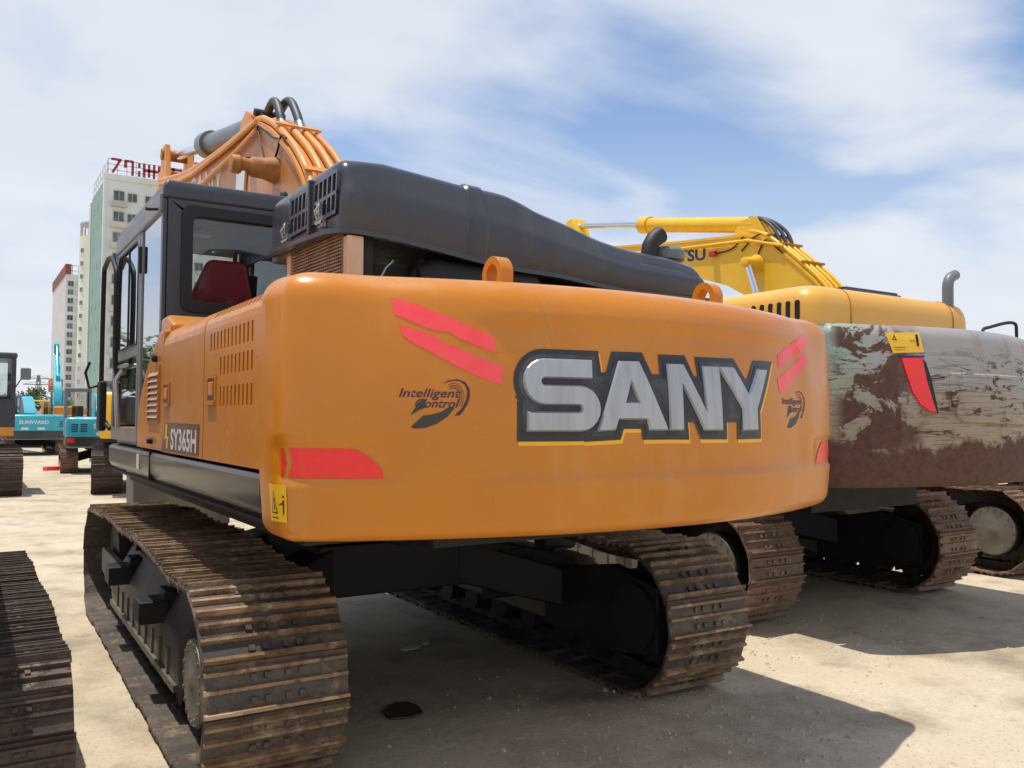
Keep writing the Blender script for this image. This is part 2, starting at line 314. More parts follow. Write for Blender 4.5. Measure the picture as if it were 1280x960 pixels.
def komatsu_cw():
    m, nt, p, N, L = material('scraped_grey_green_paint'); p.inputs['Roughness'].default_value = .55
    tc = N('ShaderNodeTexCoord'); sp = N('ShaderNodeSeparateXYZ'); L(tc.outputs['Object'], sp.inputs[0])
    def noise(sc, st, det=8, ro=.6, dist=0, off=0):
        mp = N('ShaderNodeMapping'); mp.inputs['Scale'].default_value = st; mp.inputs['Location'].default_value = (off,off,off); L(tc.outputs['Object'], mp.inputs[0])
        n = N('ShaderNodeTexNoise'); n.inputs['Scale'].default_value = sc; n.inputs['Detail'].default_value = det; n.inputs['Roughness'].default_value = ro; n.inputs['Distortion'].default_value = dist; L(mp.outputs[0], n.inputs['Vector']); return n.outputs[0]
    def mth(op, a, b):
        n = N('ShaderNodeMath'); n.operation = op
        for i, v in ((0,a),(1,b)):
            if isinstance(v, (int,float)): n.inputs[i].default_value = v
            else: L(v, n.inputs[i])
        return n.outputs[0]
    def rng(v, a, b, c=0, d=1):
        n = N('ShaderNodeMapRange'); n.interpolation_type = 'SMOOTHSTEP'
        for i, q in ((1,a),(2,b),(3,c),(4,d)): n.inputs[i].default_value = q
        L(v, n.inputs[0]); return n.outputs[0]
    def mixc(f, a, b):
        n = N('ShaderNodeMixRGB'); L(f, n.inputs[0])
        for i, v in ((1,a),(2,b)):
            if isinstance(v, tuple): n.inputs[i].default_value = v
            else: L(v, n.inputs[i])
        return n.outputs[0]
    big = noise(1.5, (1,1,1.3), 9, .68, .9, 3); patch = noise(2.2, (1,1,1.6), 9, .65, .6, 3); fine = noise(16, (1,1,1.2), 6, .7, .3, 7); streak = noise(2.6, (.7,.7,3.2), 10, .72, 1.2, 21)
    drip = noise(9, (1,1,.12), 5, .6, .2, 5); line = noise(4.0, (.25,.25,9), 4, .6, 1.5, 13)
    wob = mth('ADD', mth('MULTIPLY', mth('SUBTRACT', big, .5), .9), mth('MULTIPLY', mth('SUBTRACT', drip, .5), .35))
    low = rng(mth('ADD', sp.outputs[2], mth('MULTIPLY', wob, .6)), 1.55, 1.47)              # bare worn band along the foot
    zone = rng(sp.outputs[2], 2.30, 2.05)
    flake = mth('MULTIPLY', rng(mth('ADD', streak, mth('MULTIPLY', fine, .10)), .605, .63), zone)          # paint flaked off in ragged patches
    lines = mth('MULTIPLY', mth('MULTIPLY', rng(line, .57, .59), rng(patch, .42, .47)), zone)                # long scrapes
    corner = mth('MULTIPLY', rng(mth('ADD', patch, mth('MULTIPLY', fine, .12)), .55, .575), mth('MULTIPLY', rng(mth('ADD', sp.outputs[0], wob), -.70, -1.05), rng(sp.outputs[0], -1.53, -1.42)))
    rust = mth('MAXIMUM', mth('MAXIMUM', low, mth('MULTIPLY', lines, .5)), mth('MAXIMUM', flake, corner))
    paint = mixc(rng(patch, .35, .65), lin(152,153,149), lin(160,151,146))
    paint = mixc(rng(sp.outputs[0], -1.1, -1.4), paint, lin(150,163,148))
    dull = mixc(rng(mth('ADD', sp.outputs[2], wob), 2.15, 1.65, 0, .75), paint, lin(150,128,98)); dull = mixc(rng(drip, .52, .66, 0, .35), dull, lin(120,96,74))
    rc = mixc(rng(fine, .25, .75), lin(100,68,56), lin(74,48,39))
    L(mixc(rust, dull, rc), p.inputs['Base Color'])
    b = N('ShaderNodeBump'); b.inputs['Strength'].default_value = .5; b.inputs['Distance'].default_value = .012; b.invert = True; L(rust, b.inputs['Height']); L(b.outputs[0], p.inputs['Normal'])
    L(rng(rust, 0, 1, .45, .85), p.inputs['Roughness']); return m
M['k_cw'] = komatsu_cw()
def concrete():
    m, nt, p, N, L = material('yard_concrete'); p.inputs['Roughness'].default_value = .9; p.inputs['Specular IOR Level'].default_value = .25
    tc = N('ShaderNodeTexCoord')
    def noise(sc, det=8, ro=.6, off=0):
        mp = N('ShaderNodeMapping'); mp.inputs['Location'].default_value = (off,off,0); L(tc.outputs['Object'], mp.inputs[0])
        n = N('ShaderNodeTexNoise'); n.inputs['Scale'].default_value = sc; n.inputs['Detail'].default_value = det; n.inputs['Roughness'].default_value = ro; L(mp.outputs[0], n.inputs['Vector']); return n.outputs[0]
    def mixc(f, a, b, lo, hi, amt=1):
        r = N('ShaderNodeMapRange'); r.inputs[1].default_value = lo; r.inputs[2].default_value = hi; r.inputs[4].default_value = amt; L(f, r.inputs[0])
        n = N('ShaderNodeMixRGB'); L(r.outputs[0], n.inputs[0])
        for i, v in ((1,a),(2,b)):
            if isinstance(v, tuple): n.inputs[i].default_value = v
            else: L(v, n.inputs[i])
        return n.outputs[0]
    c = mixc(noise(.35, 6), lin(202,190,166), lin(190,174,146), .35, .65)
    c = mixc(noise(1.7, 9, .65, 5), c, lin(150,134,110), .5, .68, .75)
    c = mixc(noise(.8, 5, .6, 11), c, lin(112,102,86), .58, .74, .7)
    c = mixc(noise(7, 8, .7, 2), c, lin(216,204,180), .55, .75, .6)
    c = mixc(noise(1.15, 7, .6, 31), c, lin(140,126,106), .50, .66, .5)
    c = mixc(noise(3.1, 9, .75, 17), c, lin(104,92,76), .60, .72, .6)
    c = mixc(noise(45, 4, .7, 9), c, lin(96,84,68), .56, .70, .65)
    c = mixc(noise(120, 2, .6, 3), c, lin(222,212,192), .63, .70, .8)
    L(c, p.inputs['Base Color'])
    b = N('ShaderNodeBump'); b.inputs['Strength'].default_value = .45; b.inputs['Distance'].default_value = .02; L(noise(22, 9, .7), b.inputs['Height']); 
    b2 = N('ShaderNodeBump'); b2.inputs['Strength'].default_value = .4; b2.inputs['Distance'].default_value = .06; L(noise(2.5, 5, .55, 4), b2.inputs['Height']); L(b.outputs[0], b2.inputs['Normal']); L(b2.outputs[0], p.inputs['Normal'])
    return m
M['ground'] = concrete()
M['stone'] = surf('gravel_stone', lin(190,176,152), .85, 0, 0, lin(140,126,104), .8, 6, .2, 30)
M['facade'] = surf('tower_facade', lin(212,217,213), .8, 0, 0, lin(190,192,186), .8, .12, .1, 2, stretch=(1,1,.35))
M['facade_green'] = surf('tower_green_tiles', lin(134,164,152), .6, 0, 0, lin(118,150,138), .6, .3)
M['facade_cream'] = surf('cream_facade', lin(222,228,206), .8, 0, 0, lin(208,206,192), .7, .15, .1, 2, stretch=(1,1,.3))
M['facade_pink'] = surf('pink_facade', lin(208,204,200), .8, 0, 0, lin(190,186,182), .7, .2)
M['win_dark'] = surf('window_pane', lin(70,78,82), .2, 0, 0, lin(120,126,128), .8, .6, rand=.45)
M['win_frame'] = surf('window_frame', lin(176,176,170), .6)
M['ac'] = surf('ac_box', lin(196,192,184), .6)
M['sign_red'] = surf('roof_letter_red', lin(150,44,60), .5)
M['rail_white'] = surf('roof_rail_paint', lin(200,198,196), .6)
M['brick_red'] = surf('red_brown_tiles', lin(132,72,64), .7)
def leaf_mat(name, a, b):
    m, nt, p, N, L = material(name); p.inputs['Roughness'].default_value = .6
    tc = N('ShaderNodeTexCoord'); n = N('ShaderNodeTexNoise'); n.inputs['Scale'].default_value = 1.3; L(tc.outputs['Object'], n.inputs['Vector'])
    c = N('ShaderNodeMixRGB'); c.inputs[1].default_value = a; c.inputs[2].default_value = b; L(n.outputs[0], c.inputs[0]); L(c.outputs[0], p.inputs['Base Color']); return m
M['leaf'] = leaf_mat('foliage', (.035,.075,.015,1), (.09,.14,.03,1))
M['bark'] = surf('bark', lin(84,70,56), .9, 0, 0, lin(60,50,40), .7, 6, .4, 20)

# ------------------------------------------------------------------ setting
def ground():
    bm = bmesh.new()
    s = 1500
    vs = [bm.verts.new((x,y,0)) for x,y in ((-s,-s),(s,-s),(s,s),(-s,s))]; bm.faces.new(vs)
    me = bpy.data.meshes.new('ground'); bm.to_mesh(me); bm.free()
    tag(link('ground', me, M['ground']), kind='structure')
ground()
def gravel():
    mb = MB(); rnd = random.Random(3)
    spots = [(1.4,-2.6,.5,220),(3.0,-1.2,.5,300),(1.0,-3.1,.35,160),(2.2,-1.3,.4,160),(.6,-2.9,.6,160),(1.0,-1.8,.9,160),(-.6,-2.4,.8,80),(3.6,-2.2,1.0,40),(-1.9,-3.3,.5,30),(2.2,-3.6,.8,30),(5.6,-1.0,.7,120),(-2.0,.5,.5,30),(-.1,-3.9,.6,120),(1.2,-2.3,.25,160),(.3,-2.9,.3,140),(2.9,-2.0,.35,160)]
    for cx, cy, sd, n in spots:
        for i in range(n):
            x, y = rnd.gauss(cx, sd), rnd.gauss(cy, sd); r = min(.022, .003+rnd.expovariate(260)); a = rnd.random()*6.28
            vs = [(x+r*math.cos(a+k*1.57)*rnd.uniform(.7,1.3), y+r*math.sin(a+k*1.57)*rnd.uniform(.7,1.3), 0.0) for k in range(4)]
            t = (x+rnd.uniform(-.3,.3)*r, y+rnd.uniform(-.3,.3)*r, r*rnd.uniform(.5,1.1))
            mb.add(vs+[t], [(0,1,4),(1,2,4),(2,3,4),(3,0,4)])
    tag(put(mb, 'gravel', M['stone']), 'loose gravel and grit scattered on the shaded concrete', 'gravel', kind='stuff')
gravel()

# ------------------------------------------------------------------ crawler undercarriage
SHOE = {}
def shoe_mesh(m, m2, w=.62, pitch=.205, fine=True):
    key = (m.name, w, pitch, fine)
    if key in SHOE: return SHOE[key]
    rnd = random.Random(len(SHOE)); mb = MB(); h = w/2; p = pitch/2
    # plate: thin, leading edge turned up, trailing edge turned down
    prof = [(-p-.012,-.022),(-p+.02,-.008),(p-.02,-.008),(p+.008,.004),(p+.004,.018),(p-.02,.008),(-p+.02,.008),(-p-.004,-.004)]
    mb.prism(prof, 'x', -h, h)
    gy = (-p+.012, .002, p-.03); n0 = len(mb.f)
    for i, y in enumerate(gy):
        t = .036 if i == 0 else .024; b = .013
        mb.prism([(y-b,.006),(y-b*.55,.006+t),(y+b*.55,.006+t),(y+b,.006)], 'x', -h+.004, h-.004)
    n1 = len(mb.f)
    if fine:
        for sx in (-.105,-.045,.045,.105):
            for y in (-.052, .044): mb.box(sx-.013, sx+.013, y-.013, y+.013, .004, .022)
    me = mb.mesh('track_shoe'); me.materials.append(m); me.materials.append(m2)
    for i in range(n0, n1): me.polygons[i].material_index = 1
    SHOE[key] = me; return me
def track_path(yr, yf, r, zc, ztop, n, sag=.03):
    """closed path of the shoe plates in (Y, Z)"""
    P = []
    cr, cf = yr+r, yf-r
    for k in range(0, 19): a = R(270-175*k/18); P.append((cr+r*math.cos(a), zc+r*math.sin(a)))
    L = cf-cr
    for t, z in ((.10,-.01),(.25,ztop[0]),(.4,ztop[1]),(.55,ztop[2]),(.70,ztop[3]),(.86,ztop[4])): P.append((cr+L*t, zc+r+z))
    for k in range(0, 19): a = R(88-178*k/18); P.append((cf+r*math.cos(a), zc+r*math.sin(a)))
    for k in range(1, 12): P.append((cf-L*k/12, zc-r))
    V = catmull([(0,a,b) for a,b in P], 5, True); V = [(v.y, v.z) for v in V]
    d = [0]
    for i in range(len(V)): a, b = V[i], V[(i+1)%len(V)]; d.append(d[-1]+math.hypot(b[0]-a[0], b[1]-a[1]))
    T = d[-1]; out = []; j = 0
    for k in range(n):
        s = T*(k+.5)/n
        while d[j+1] < s: j += 1
        a, b = V[j], V[(j+1)%len(V)]; t = (s-d[j])/(d[j+1]-d[j])
        out.append((a[0]+(b[0]-a[0])*t, a[1]+(b[1]-a[1])*t, math.atan2(b[1]-a[1], b[0]-a[0])))
    return out, T
def undercarriage(root, xs=(-1.32, 1.24), yr=-2.31, yf=2.40, mats=('shoe','edge_rust'), fine=True, w=.62, frame='frame', joined=False, yaw=0, ztop=(.03,.035,.02,.055,.03), r=.45, hub=.27):
    zc = r+.04
    n = 50; path, T = track_path(yr, yf, r, zc, ztop, n); pitch = T/n
    me = shoe_mesh(M[mats[0]], M[mats[1]], w, round(pitch,3), fine)
    rot = Matrix.Rotation(yaw, 4, 'Z')
    for sgn, x in ((-1, xs[0]), (1, xs[1])):
        mb = MB()                                           # link chain
        for (y, z, a) in path:
            ny, nz = math.sin(-a)*-1, math.cos(a); ny = -math.sin(a)
            for dx in (-.07, .07):
                c = Vector((x+dx, y-ny*-.0, z)); c.y -= ny*.055; c.z -= nz*.055
                t = Vector((0, math.cos(a), math.sin(a))); mb.bar(c-t*pitch*.47, c+t*pitch*.47, .04, .085, up=(0,ny,nz))
        if joined:
            for (y, z, a) in path:
                Mx = Matrix.Translation((x,y,z)) @ Matrix.Rotation(a, 4, 'X')
                mb.add([Mx @ v.co for v in me.vertices], [tuple(f.vertices) for f in me.polygons])
        tr = put(mb, 'crawler_track', M[mats[0]] if joined else M['chain'], root, rot=(0,0,yaw))
        if not joined:
            rnd = random.Random(int(x*100)+50)
            for (y, z, a) in path:
                o = bpy.data.objects.new('track_shoe', me); COL.objects.link(o); o.parent = tr
                o.location = (x+rnd.uniform(-.006,.006), y, z+rnd.uniform(-.002,.002)); o.rotation_euler = (a+rnd.uniform(-.015,.015), 0, rnd.uniform(-.006,.006))
        # side frame: boxed beam with sloping shoulders, outer and inner faces
        cr, cf = yr+r, yf-r; o_ = x+sgn*.20; i_ = x-sgn*.17
        mb = MB(); sec = [(o_,.24),(o_,.52),(x+sgn*.10,.70),(x-sgn*.08,.70),(i_,.52),(i_,.24)]
        ya, yb = cr+.66, cf-.52
        mb.loft([[(X, ya, .24+(Z-.24)*.8) for X,Z in sec], [(X, ya+.22, Z) for X,Z in sec], [(X, yb-.35, Z) for X,Z in sec], [(X, yb, .24+(Z-.24)*.62) for X,Z in sec]])
        fr = put(mb, 'track_frame', M[frame], root, bevel=.018, rot=(0,0,yaw))
        # lower flange with ribs
        mb = MB(); mb.box(min(o_,o_+sgn*.02), max(o_,o_+sgn*.02), ya+.05, yb-.1, .215, .255)
        for k in range(9):
            yy = ya+.3+(yb-ya-.7)*k/8; mb.box(min(o_,o_+sgn*.012), max(o_,o_+sgn*.012), yy-.02, yy+.02, .255, .40)
        put(mb, 'flange', M[frame], fr)
        # track rollers
        for k in range(8):
            yy = cr+.42+(cf-cr-.84)*k/7
            put(MB().lathe([(-.16,.07),(-.16,.10),(-.10,.10),(-.09,.08),(.09,.08),(.10,.10),(.16,.10),(.16,.07)], 'x', (x,yy,.20), 16), 'track_roller', M['under'], fr, smooth=40)
        for t in (.3, .68):
            yy = cr+(cf-cr)*t; m2 = put(MB().lathe([(-.14,.05),(-.14,.075),(.14,.075),(.14,.05)], 'x', (x,yy,zc+r-.11), 14), 'carrier_roller', M['under'], fr, smooth=40)
            put(MB().box(x-.05,x+.05,yy-.05,yy+.05,.68,zc+r-.16), 'roller_bracket', M['under'], fr)
        # sprocket (rear) with hub disc and bolts, idler (front)
        tooth = []
        for k in range(42):
            a = 2*math.pi*k/42; rr = r-.075 if k%2 else r-.125; tooth.append((cr+rr*math.cos(a), zc+rr*math.sin(a)))
        put(MB().prism(tooth, 'x', x-.035, x+.035), 'sprocket', M['chain'], fr)
        mb = MB().lathe([(x-sgn*.235,.17),(x-sgn*.23,.20),(x+sgn*.06,.23),(x+sgn*.12,hub),(x+sgn*.255,hub),(x+sgn*.262,hub-.015),(x+sgn*.262,.0)][:-1], 'x', (0,cr,zc), 32)
        put(mb, 'final_drive', M['under'], fr, smooth=35)
        mb = MB().lathe([(x+sgn*.255,hub-.008),(x+sgn*.272,hub-.012),(x+sgn*.274,hub-.06),(x+sgn*.276,.05),(x+sgn*.282,.04)], 'x', (0,cr,zc), 36)
        for k in range(18):
            a = 2*math.pi*k/18; yy, zz = cr+(hub-.032)*math.cos(a), zc+(hub-.032)*math.sin(a); mb.box(min(x+sgn*.265,x+sgn*.279), max(x+sgn*.265,x+sgn*.279), yy-.008, yy+.008, zz-.008, zz+.008)
        put(mb, 'hub_disc', M['disc'], fr, smooth=35)
        # motor housing plate tying the hub to the beam (inner side)
        put(MB().prism([(cr-.2,zc-.2),(cr+.25,zc-.28),(ya+.35,.22),(ya+.35,.62),(cr+.25,zc+.28),(cr-.2,zc+.2)], 'x', i_-.03, i_+.05), 'motor_bracket', M['under'], fr, bevel=.01)
        put(MB().lathe([(-.12,.2),(-.12,r-.11),(-.05,r-.09),(.05,r-.09),(.12,r-.11),(.12,.2)], 'x', (x,cf,zc), 30), 'idler', M['chain'], fr, smooth=35)
        put(MB().prism([(yb-.4,.26),(cf+.12,zc-.1),(cf+.16,zc),(cf+.12,zc+.1),(yb-.4,.56)], 'x', o_-sgn*.05, o_), 'idler_yoke', M[frame], fr, bevel=.01)
        # steps on the outside
        for yy in (cr+1.22, cr+2.55):
            put(MB().prism([(yy-.11,.50),(yy+.11,.50),(yy+.11,.63),(yy-.11,.63)], 'x', x+sgn*.17, x+sgn*.335).box(min(x+sgn*.06,x+sgn*.2), max(x+sgn*.06,x+sgn*.2), yy-.10, yy+.10, .56, .68), 'step_bracket', M['black'], fr, bevel=.012)
    xm = (xs[0]+xs[1])/2
    mb = MB().box(xm-.55, xm+.55, -.75, .75, .52, .86)
    for sx in (-1, 1):
        for sy in (-1, 1):
            mb.loft([[(xm+sx*.45, sy*.35, .54),(xm+sx*.45, sy*.75, .54),(xm+sx*.45, sy*.75, .84),(xm+sx*.45, sy*.35, .84)],
                     [(xm+sx*1.14, sy*.7, .36),(xm+sx*1.14, sy*1.15, .36),(xm+sx*1.14, sy*1.15, .62),(xm+sx*1.14, sy*.7, .62)]])
    put(mb, 'center_frame', M['under'], root, bevel=.015, rot=(0,0,yaw))
    put(MB().lathe([(.86,.62),(.86,.66),(.93,.66),(.93,.7),(1.06,.7),(1.06,.64)], 'z', (xm,0,0), 48), 'swing_bearing', M['under'], root, smooth=35)

# ------------------------------------------------------------------ counterweight shape shared by surface and decals
def outline(W=1.565, y0=-3.37, k=.165, xe=1.37, yseam=-2.69, n=48):
    P = []; g = lambda x: y0+k*x*x; c = (W, g(xe)+2*k*xe*(W-xe)); yb = c[1]+.075
    def bez(a, b, d, m):
        for i in range(m): t = i/m; P.append(Vector(((1-t)**2*a[0]+2*t*(1-t)*b[0]+t*t*d[0], (1-t)**2*a[1]+2*t*(1-t)*b[1]+t*t*d[1])))
    bez((-W+.005,yseam), (-W,yseam-.03), (-W,yb), 4); bez((-W,yb), (-c[0],c[1]), (-xe,g(xe)), 14)
    for i in range(n): x = -xe+2*xe*i/n; P.append(Vector((x, g(x))))
    bez((xe,g(xe)), c, (W,yb), 14); bez((W,yb), (W,yseam-.03), (W-.005,yseam), 4); P.append(Vector((W-.005,yseam)))
    S = [0]
    for i in range(1, len(P)): S.append(S[-1]+(P[i]-P[i-1]).length)
    half = S[-1]/2; S = [s-half for s in S]
    Nn = []
    for i in range(len(P)):
        t = (P[min(i+1,len(P)-1)]-P[max(i-1,0)]).normalized(); Nn.append(Vector((t.y, -t.x)))
    return P, S, Nn
def sm(a, b, x): t = max(0, min(1, (x-a)/(b-a))); return t*t*(3-2*t)
class CW:
    def __init__(s, zb, zt, rb=.07, rt=.12, recess=True, **k):
        s.P, s.S, s.N = outline(**k); s.zb, s.zt, s.rb, s.rt, s.rec = zb, zt, rb, rt, recess
    def inset(s, u, z):
        d = 0
        if z < s.zb+s.rb: q = s.rb-(z-s.zb); d += s.rb-math.sqrt(max(0, s.rb**2-q*q))
        if z > s.zt-s.rt: q = s.rt-(s.zt-z); d += s.rt-math.sqrt(max(0, s.rt**2-q*q))
        d += .085*(.3+.7*sm(1.62,1.25,abs(u)))*(sm(1.86,1.70,abs(u)))*max(0, (z-s.zb-.38)/(s.zt-s.zb-.38))**2+.018*sm(s.zb+.3, s.zb, z)
        if s.rec:
            w = sm(1.20, 1.02, abs(u+.0)); 
            if u < 0: w = sm(-.98, -.72, u)
            d += .020*w*sm(1.435, 1.475, z)*sm(2.085, 2.05, z)
            # reflector pockets
            for sg in (-1, 1):
                v = u*sg; d += .014*sm(1.19,1.235,v)*sm(1.70,1.66,v)*sm(1.440,1.456,z)*sm(1.60,1.578,z)
        return d
    def at(s, u, z, h=0):
        S = s.S; u = max(S[0], min(S[-1], u)); lo, hi = 0, len(S)-1
        while hi-lo > 1:
            m = (lo+hi)//2
            if S[m] <= u: lo = m
            else: hi = m
        t = (u-S[lo])/(S[hi]-S[lo]); p = s.P[lo].lerp(s.P[hi], t); n = s.N[lo].lerp(s.N[hi], t).normalized()
        q = p-n*(s.inset(u, z)-h); return Vector((q.x, q.y, z))
    def mesh(s, name='counterweight', nz=40):
        zs = [s.zb+s.rb*(1-math.cos(R(90*i/6))) for i in range(6)]+[s.zb+s.rb+(s.zt-s.rt-s.zb-s.rb)*i/nz for i in range(nz)]+[s.zt-s.rt+s.rt*math.sin(R(90*i/8)) for i in range(9)]
        mb = MB(); rings = []
        for z in zs:
            ring = [s.at(u, z) for u in s.S]; rings.append(ring)
        mb.loft(rings, closed=True, cap0=True, cap1=True); return mb
def conform(bm, fn, step=.045):
    """slice a flat (s, z, h) mesh finely and bend it onto a surface"""
    xs = [v.co.x for v in bm.verts]; ys = [v.co.y for v in bm.verts]
    for ax, a, b in ((0,min(xs),max(xs)), (1,min(ys),max(ys))):
        q = math.floor(a/step)*step+step
        while q < b:
            co = Vector((q,0,0)) if ax == 0 else Vector((0,q,0)); no = Vector((1,0,0)) if ax == 0 else Vector((0,1,0))
            bmesh.ops.bisect_plane(bm, geom=bm.verts[:]+bm.edges[:]+bm.faces[:], plane_co=co, plane_no=no); q += step
    for v in bm.verts: v.co = fn(v.co.x, v.co.y, v.co.z)
def offset_poly(p, d):
    """mitred offset; positive grows a counter-clockwise polygon"""
    n = len(p); out = []
    ar = sum(p[i][0]*p[(i+1)%n][1]-p[(i+1)%n][0]*p[i][1] for i in range(n)); sg = 1 if ar > 0 else -1
    for i in range(n):
        a, b, c = Vector(p[i-1]), Vector(p[i]), Vector(p[(i+1)%n]); u, v = (b-a), (c-b)
        if u.length < 1e-9 or v.length < 1e-9: out.append(tuple(b)); continue
        u.normalize(); v.normalize(); n1, n2 = Vector((u.y,-u.x))*sg, Vector((v.y,-v.x))*sg
        m = n1+n2
        if m.length < 1e-6: m = n1.copy()
        m.normalize(); k = d/max(.45, m.dot(n1)); out.append(tuple(b+m*k))
    return out
def flat(polys, h0, h1=None, inset=0):
    """each entry [outer, hole, ...]: a raised flat shape with (slightly bevelled) walls, as bmesh in (s, z, h)"""
    bm = bmesh.new()
    for loops in polys:
        top = [offset_poly(l, -inset if i == 0 else inset) for i, l in enumerate(loops)] if inset else loops
        H = h0 if h1 is None else h1
        tv = [[bm.verts.new((x,y,H)) for x,y in l] for l in top]; fl = [v for l in tv for v in l]
        for t in tessellate_polygon([[Vector((x,y,0)) for x,y in l] for l in top]):
            try: bm.faces.new([fl[i] for i in t])
            except ValueError: pass
        if h1 is not None:
            for l, tl in zip(loops, tv):
                bv = [bm.verts.new((x,y,h0)) for x,y in l]; n = len(l)
                for i in range(n): bm.faces.new((bv[i], bv[(i+1)%n], tl[(i+1)%n], tl[i]))
    bmesh.ops.recalc_face_normals(bm, faces=bm.faces); return bm
def text_bm(s, size=1, bold=0, xs=1, shear=0):
    cu = bpy.data.curves.new('t', 'FONT'); cu.body = s; cu.size = size; cu.offset = bold; cu.shear = shear; cu.resolution_u = 3
    ob = bpy.data.objects.new('t', cu); COL.objects.link(ob); dg = bpy.context.evaluated_depsgraph_get()
    me = bpy.data.meshes.new_from_object(ob.evaluated_get(dg)); bm = bmesh.new(); bm.from_mesh(me); bpy.data.objects.remove(ob); bpy.data.curves.remove(cu); bpy.data.meshes.remove(me)
    for v in bm.verts: v.co.x *= xs
    x0 = min(v.co.x for v in bm.verts); y0 = min(v.co.y for v in bm.verts)
    for v in bm.verts: v.co.x -= x0; v.co.y -= y0
    return bm
def fit(bm, x, y, w, h, z=0):
    X = max(v.co.x for v in bm.verts); Y = max(v.co.y for v in bm.verts)
    for v in bm.verts: v.co = Vector((x+v.co.x*w/X, y+v.co.y*h/Y, z))
    return bm
def decal(bm, fn, name, m, parent, step=.045):
    conform(bm, fn, step); me = bpy.data.meshes.new(name); bm.to_mesh(me); bm.free(); return link(name, me, m, parent)
def on_x(X, sg=-1): return lambda y, z, h: Vector((X+sg*h, y, z))     # plane facing -X (u = Y)
def ring_poly(cx, cy, r0, r1, a0, a1, n=16, ex=1):
    return [(cx+ex*r1*math.cos(R(a0+(a1-a0)*i/n)), cy+r1*math.sin(R(a0+(a1-a0)*i/n))) for i in range(n+1)]+[(cx+ex*r0*math.cos(R(a1+(a0-a1)*i/n)), cy+r0*math.sin(R(a1+(a0-a1)*i/n))) for i in range(n+1)]
def grid_panel(mb, us, vs, holes, P, d):
    """flat panel cut by a grid, cells in holes left open with walls of depth d; P(u, v, h)"""
    nu, nv = len(us)-1, len(vs)-1
    for i in range(nu):
        for j in range(nv):
            a, b, c, e = us[i], us[i+1], vs[j], vs[j+1]
            if (i,j) in holes:
                q = [(a,c),(b,c),(b,e),(a,e)]
                mb.add([P(u,v,0) for u,v in q]+[P(u,v,-d) for u,v in q], [(0,1,5,4),(1,2,6,5),(2,3,7,6),(3,0,4,7)])
            else: mb.add([P(a,c,0),P(b,c,0),P(b,e,0),P(a,e,0)], [(0,1,2,3)])

# ------------------------------------------------------------------ the big ochre excavator
def arc(cx, cy, r, a0, a1, n=10): return [(cx+r*math.cos(R(a0+(a1-a0)*i/n)), cy+r*math.sin(R(a0+(a1-a0)*i/n))) for i in range(n+1)]
LETTERS = {
 'S': [arc(-.630,1.829,.092,90,270)+arc(-.485,1.7250,.0125,90,-90,6)+[(-.707,1.712),(-.709,1.633)]+arc(-.475,1.7255,.0925,-90,90)+arc(-.630,1.8305,.0125,270,90,6)+[(-.416,1.843),(-.414,1.921)]],
 'A': [[(-.403,1.633),(-.314,1.637),(-.298,1.682),(-.155,1.682),(-.144,1.637),(-.040,1.637),(-.182,1.924),(-.288,1.922)], [(-.259,1.755),(-.200,1.756),(-.232,1.834)]],
 'N': [[(-.033,1.637),(.046,1.636),(.046,1.832),(.173,1.636),(.294,1.635),(.292,1.921),(.183,1.919),(.183,1.725),(.063,1.922),(-.033,1.920)]],
 'Y': [[(.447,1.634),(.564,1.634),(.564,1.735),(.689,1.925),(.600,1.923),(.503,1.800),(.399,1.924),(.283,1.921),(.447,1.733)]]}
def warn_sign(name, fn, y0, z0, w, h, parent, thick=.002):
    """yellow pictogram plate: triangle and standing figure; fn(u, v, h)"""
    p = decal(flat([[[(y0,z0),(y0+w,z0),(y0+w,z0+h),(y0,z0+h)]]], .004), fn, name, M['yellow_lbl'], parent, .012)
    U, V = lambda u: y0+u*w, lambda v: z0+v*h
    tri = [(U(.22),V(.22)),(U(.66),V(.22)),(U(.44),V(.86))]
    polys = [[tri, offset_poly(tri, -.035*w)]]
    polys += [[[(U(.41),V(.32)),(U(.47),V(.32)),(U(.46),V(.62)),(U(.42),V(.62))]], [[(U(.875),V(.20)),(U(.915),V(.20)),(U(.925),V(.58)),(U(.865),V(.58))]], [arc(U(.895),V(.68),.035*w,0,330,8)],
              [[(U(.74),V(.44)),(U(.86),V(.48)),(U(.86),V(.52)),(U(.74),V(.48))]], [[(U(.2),V(.09)),(U(.68),V(.09)),(U(.68),V(.12)),(U(.2),V(.12))]]]
    tag(decal(flat(polys, .0062), fn, 'pictogram', M['ink'], parent, .012), kind='stuff')
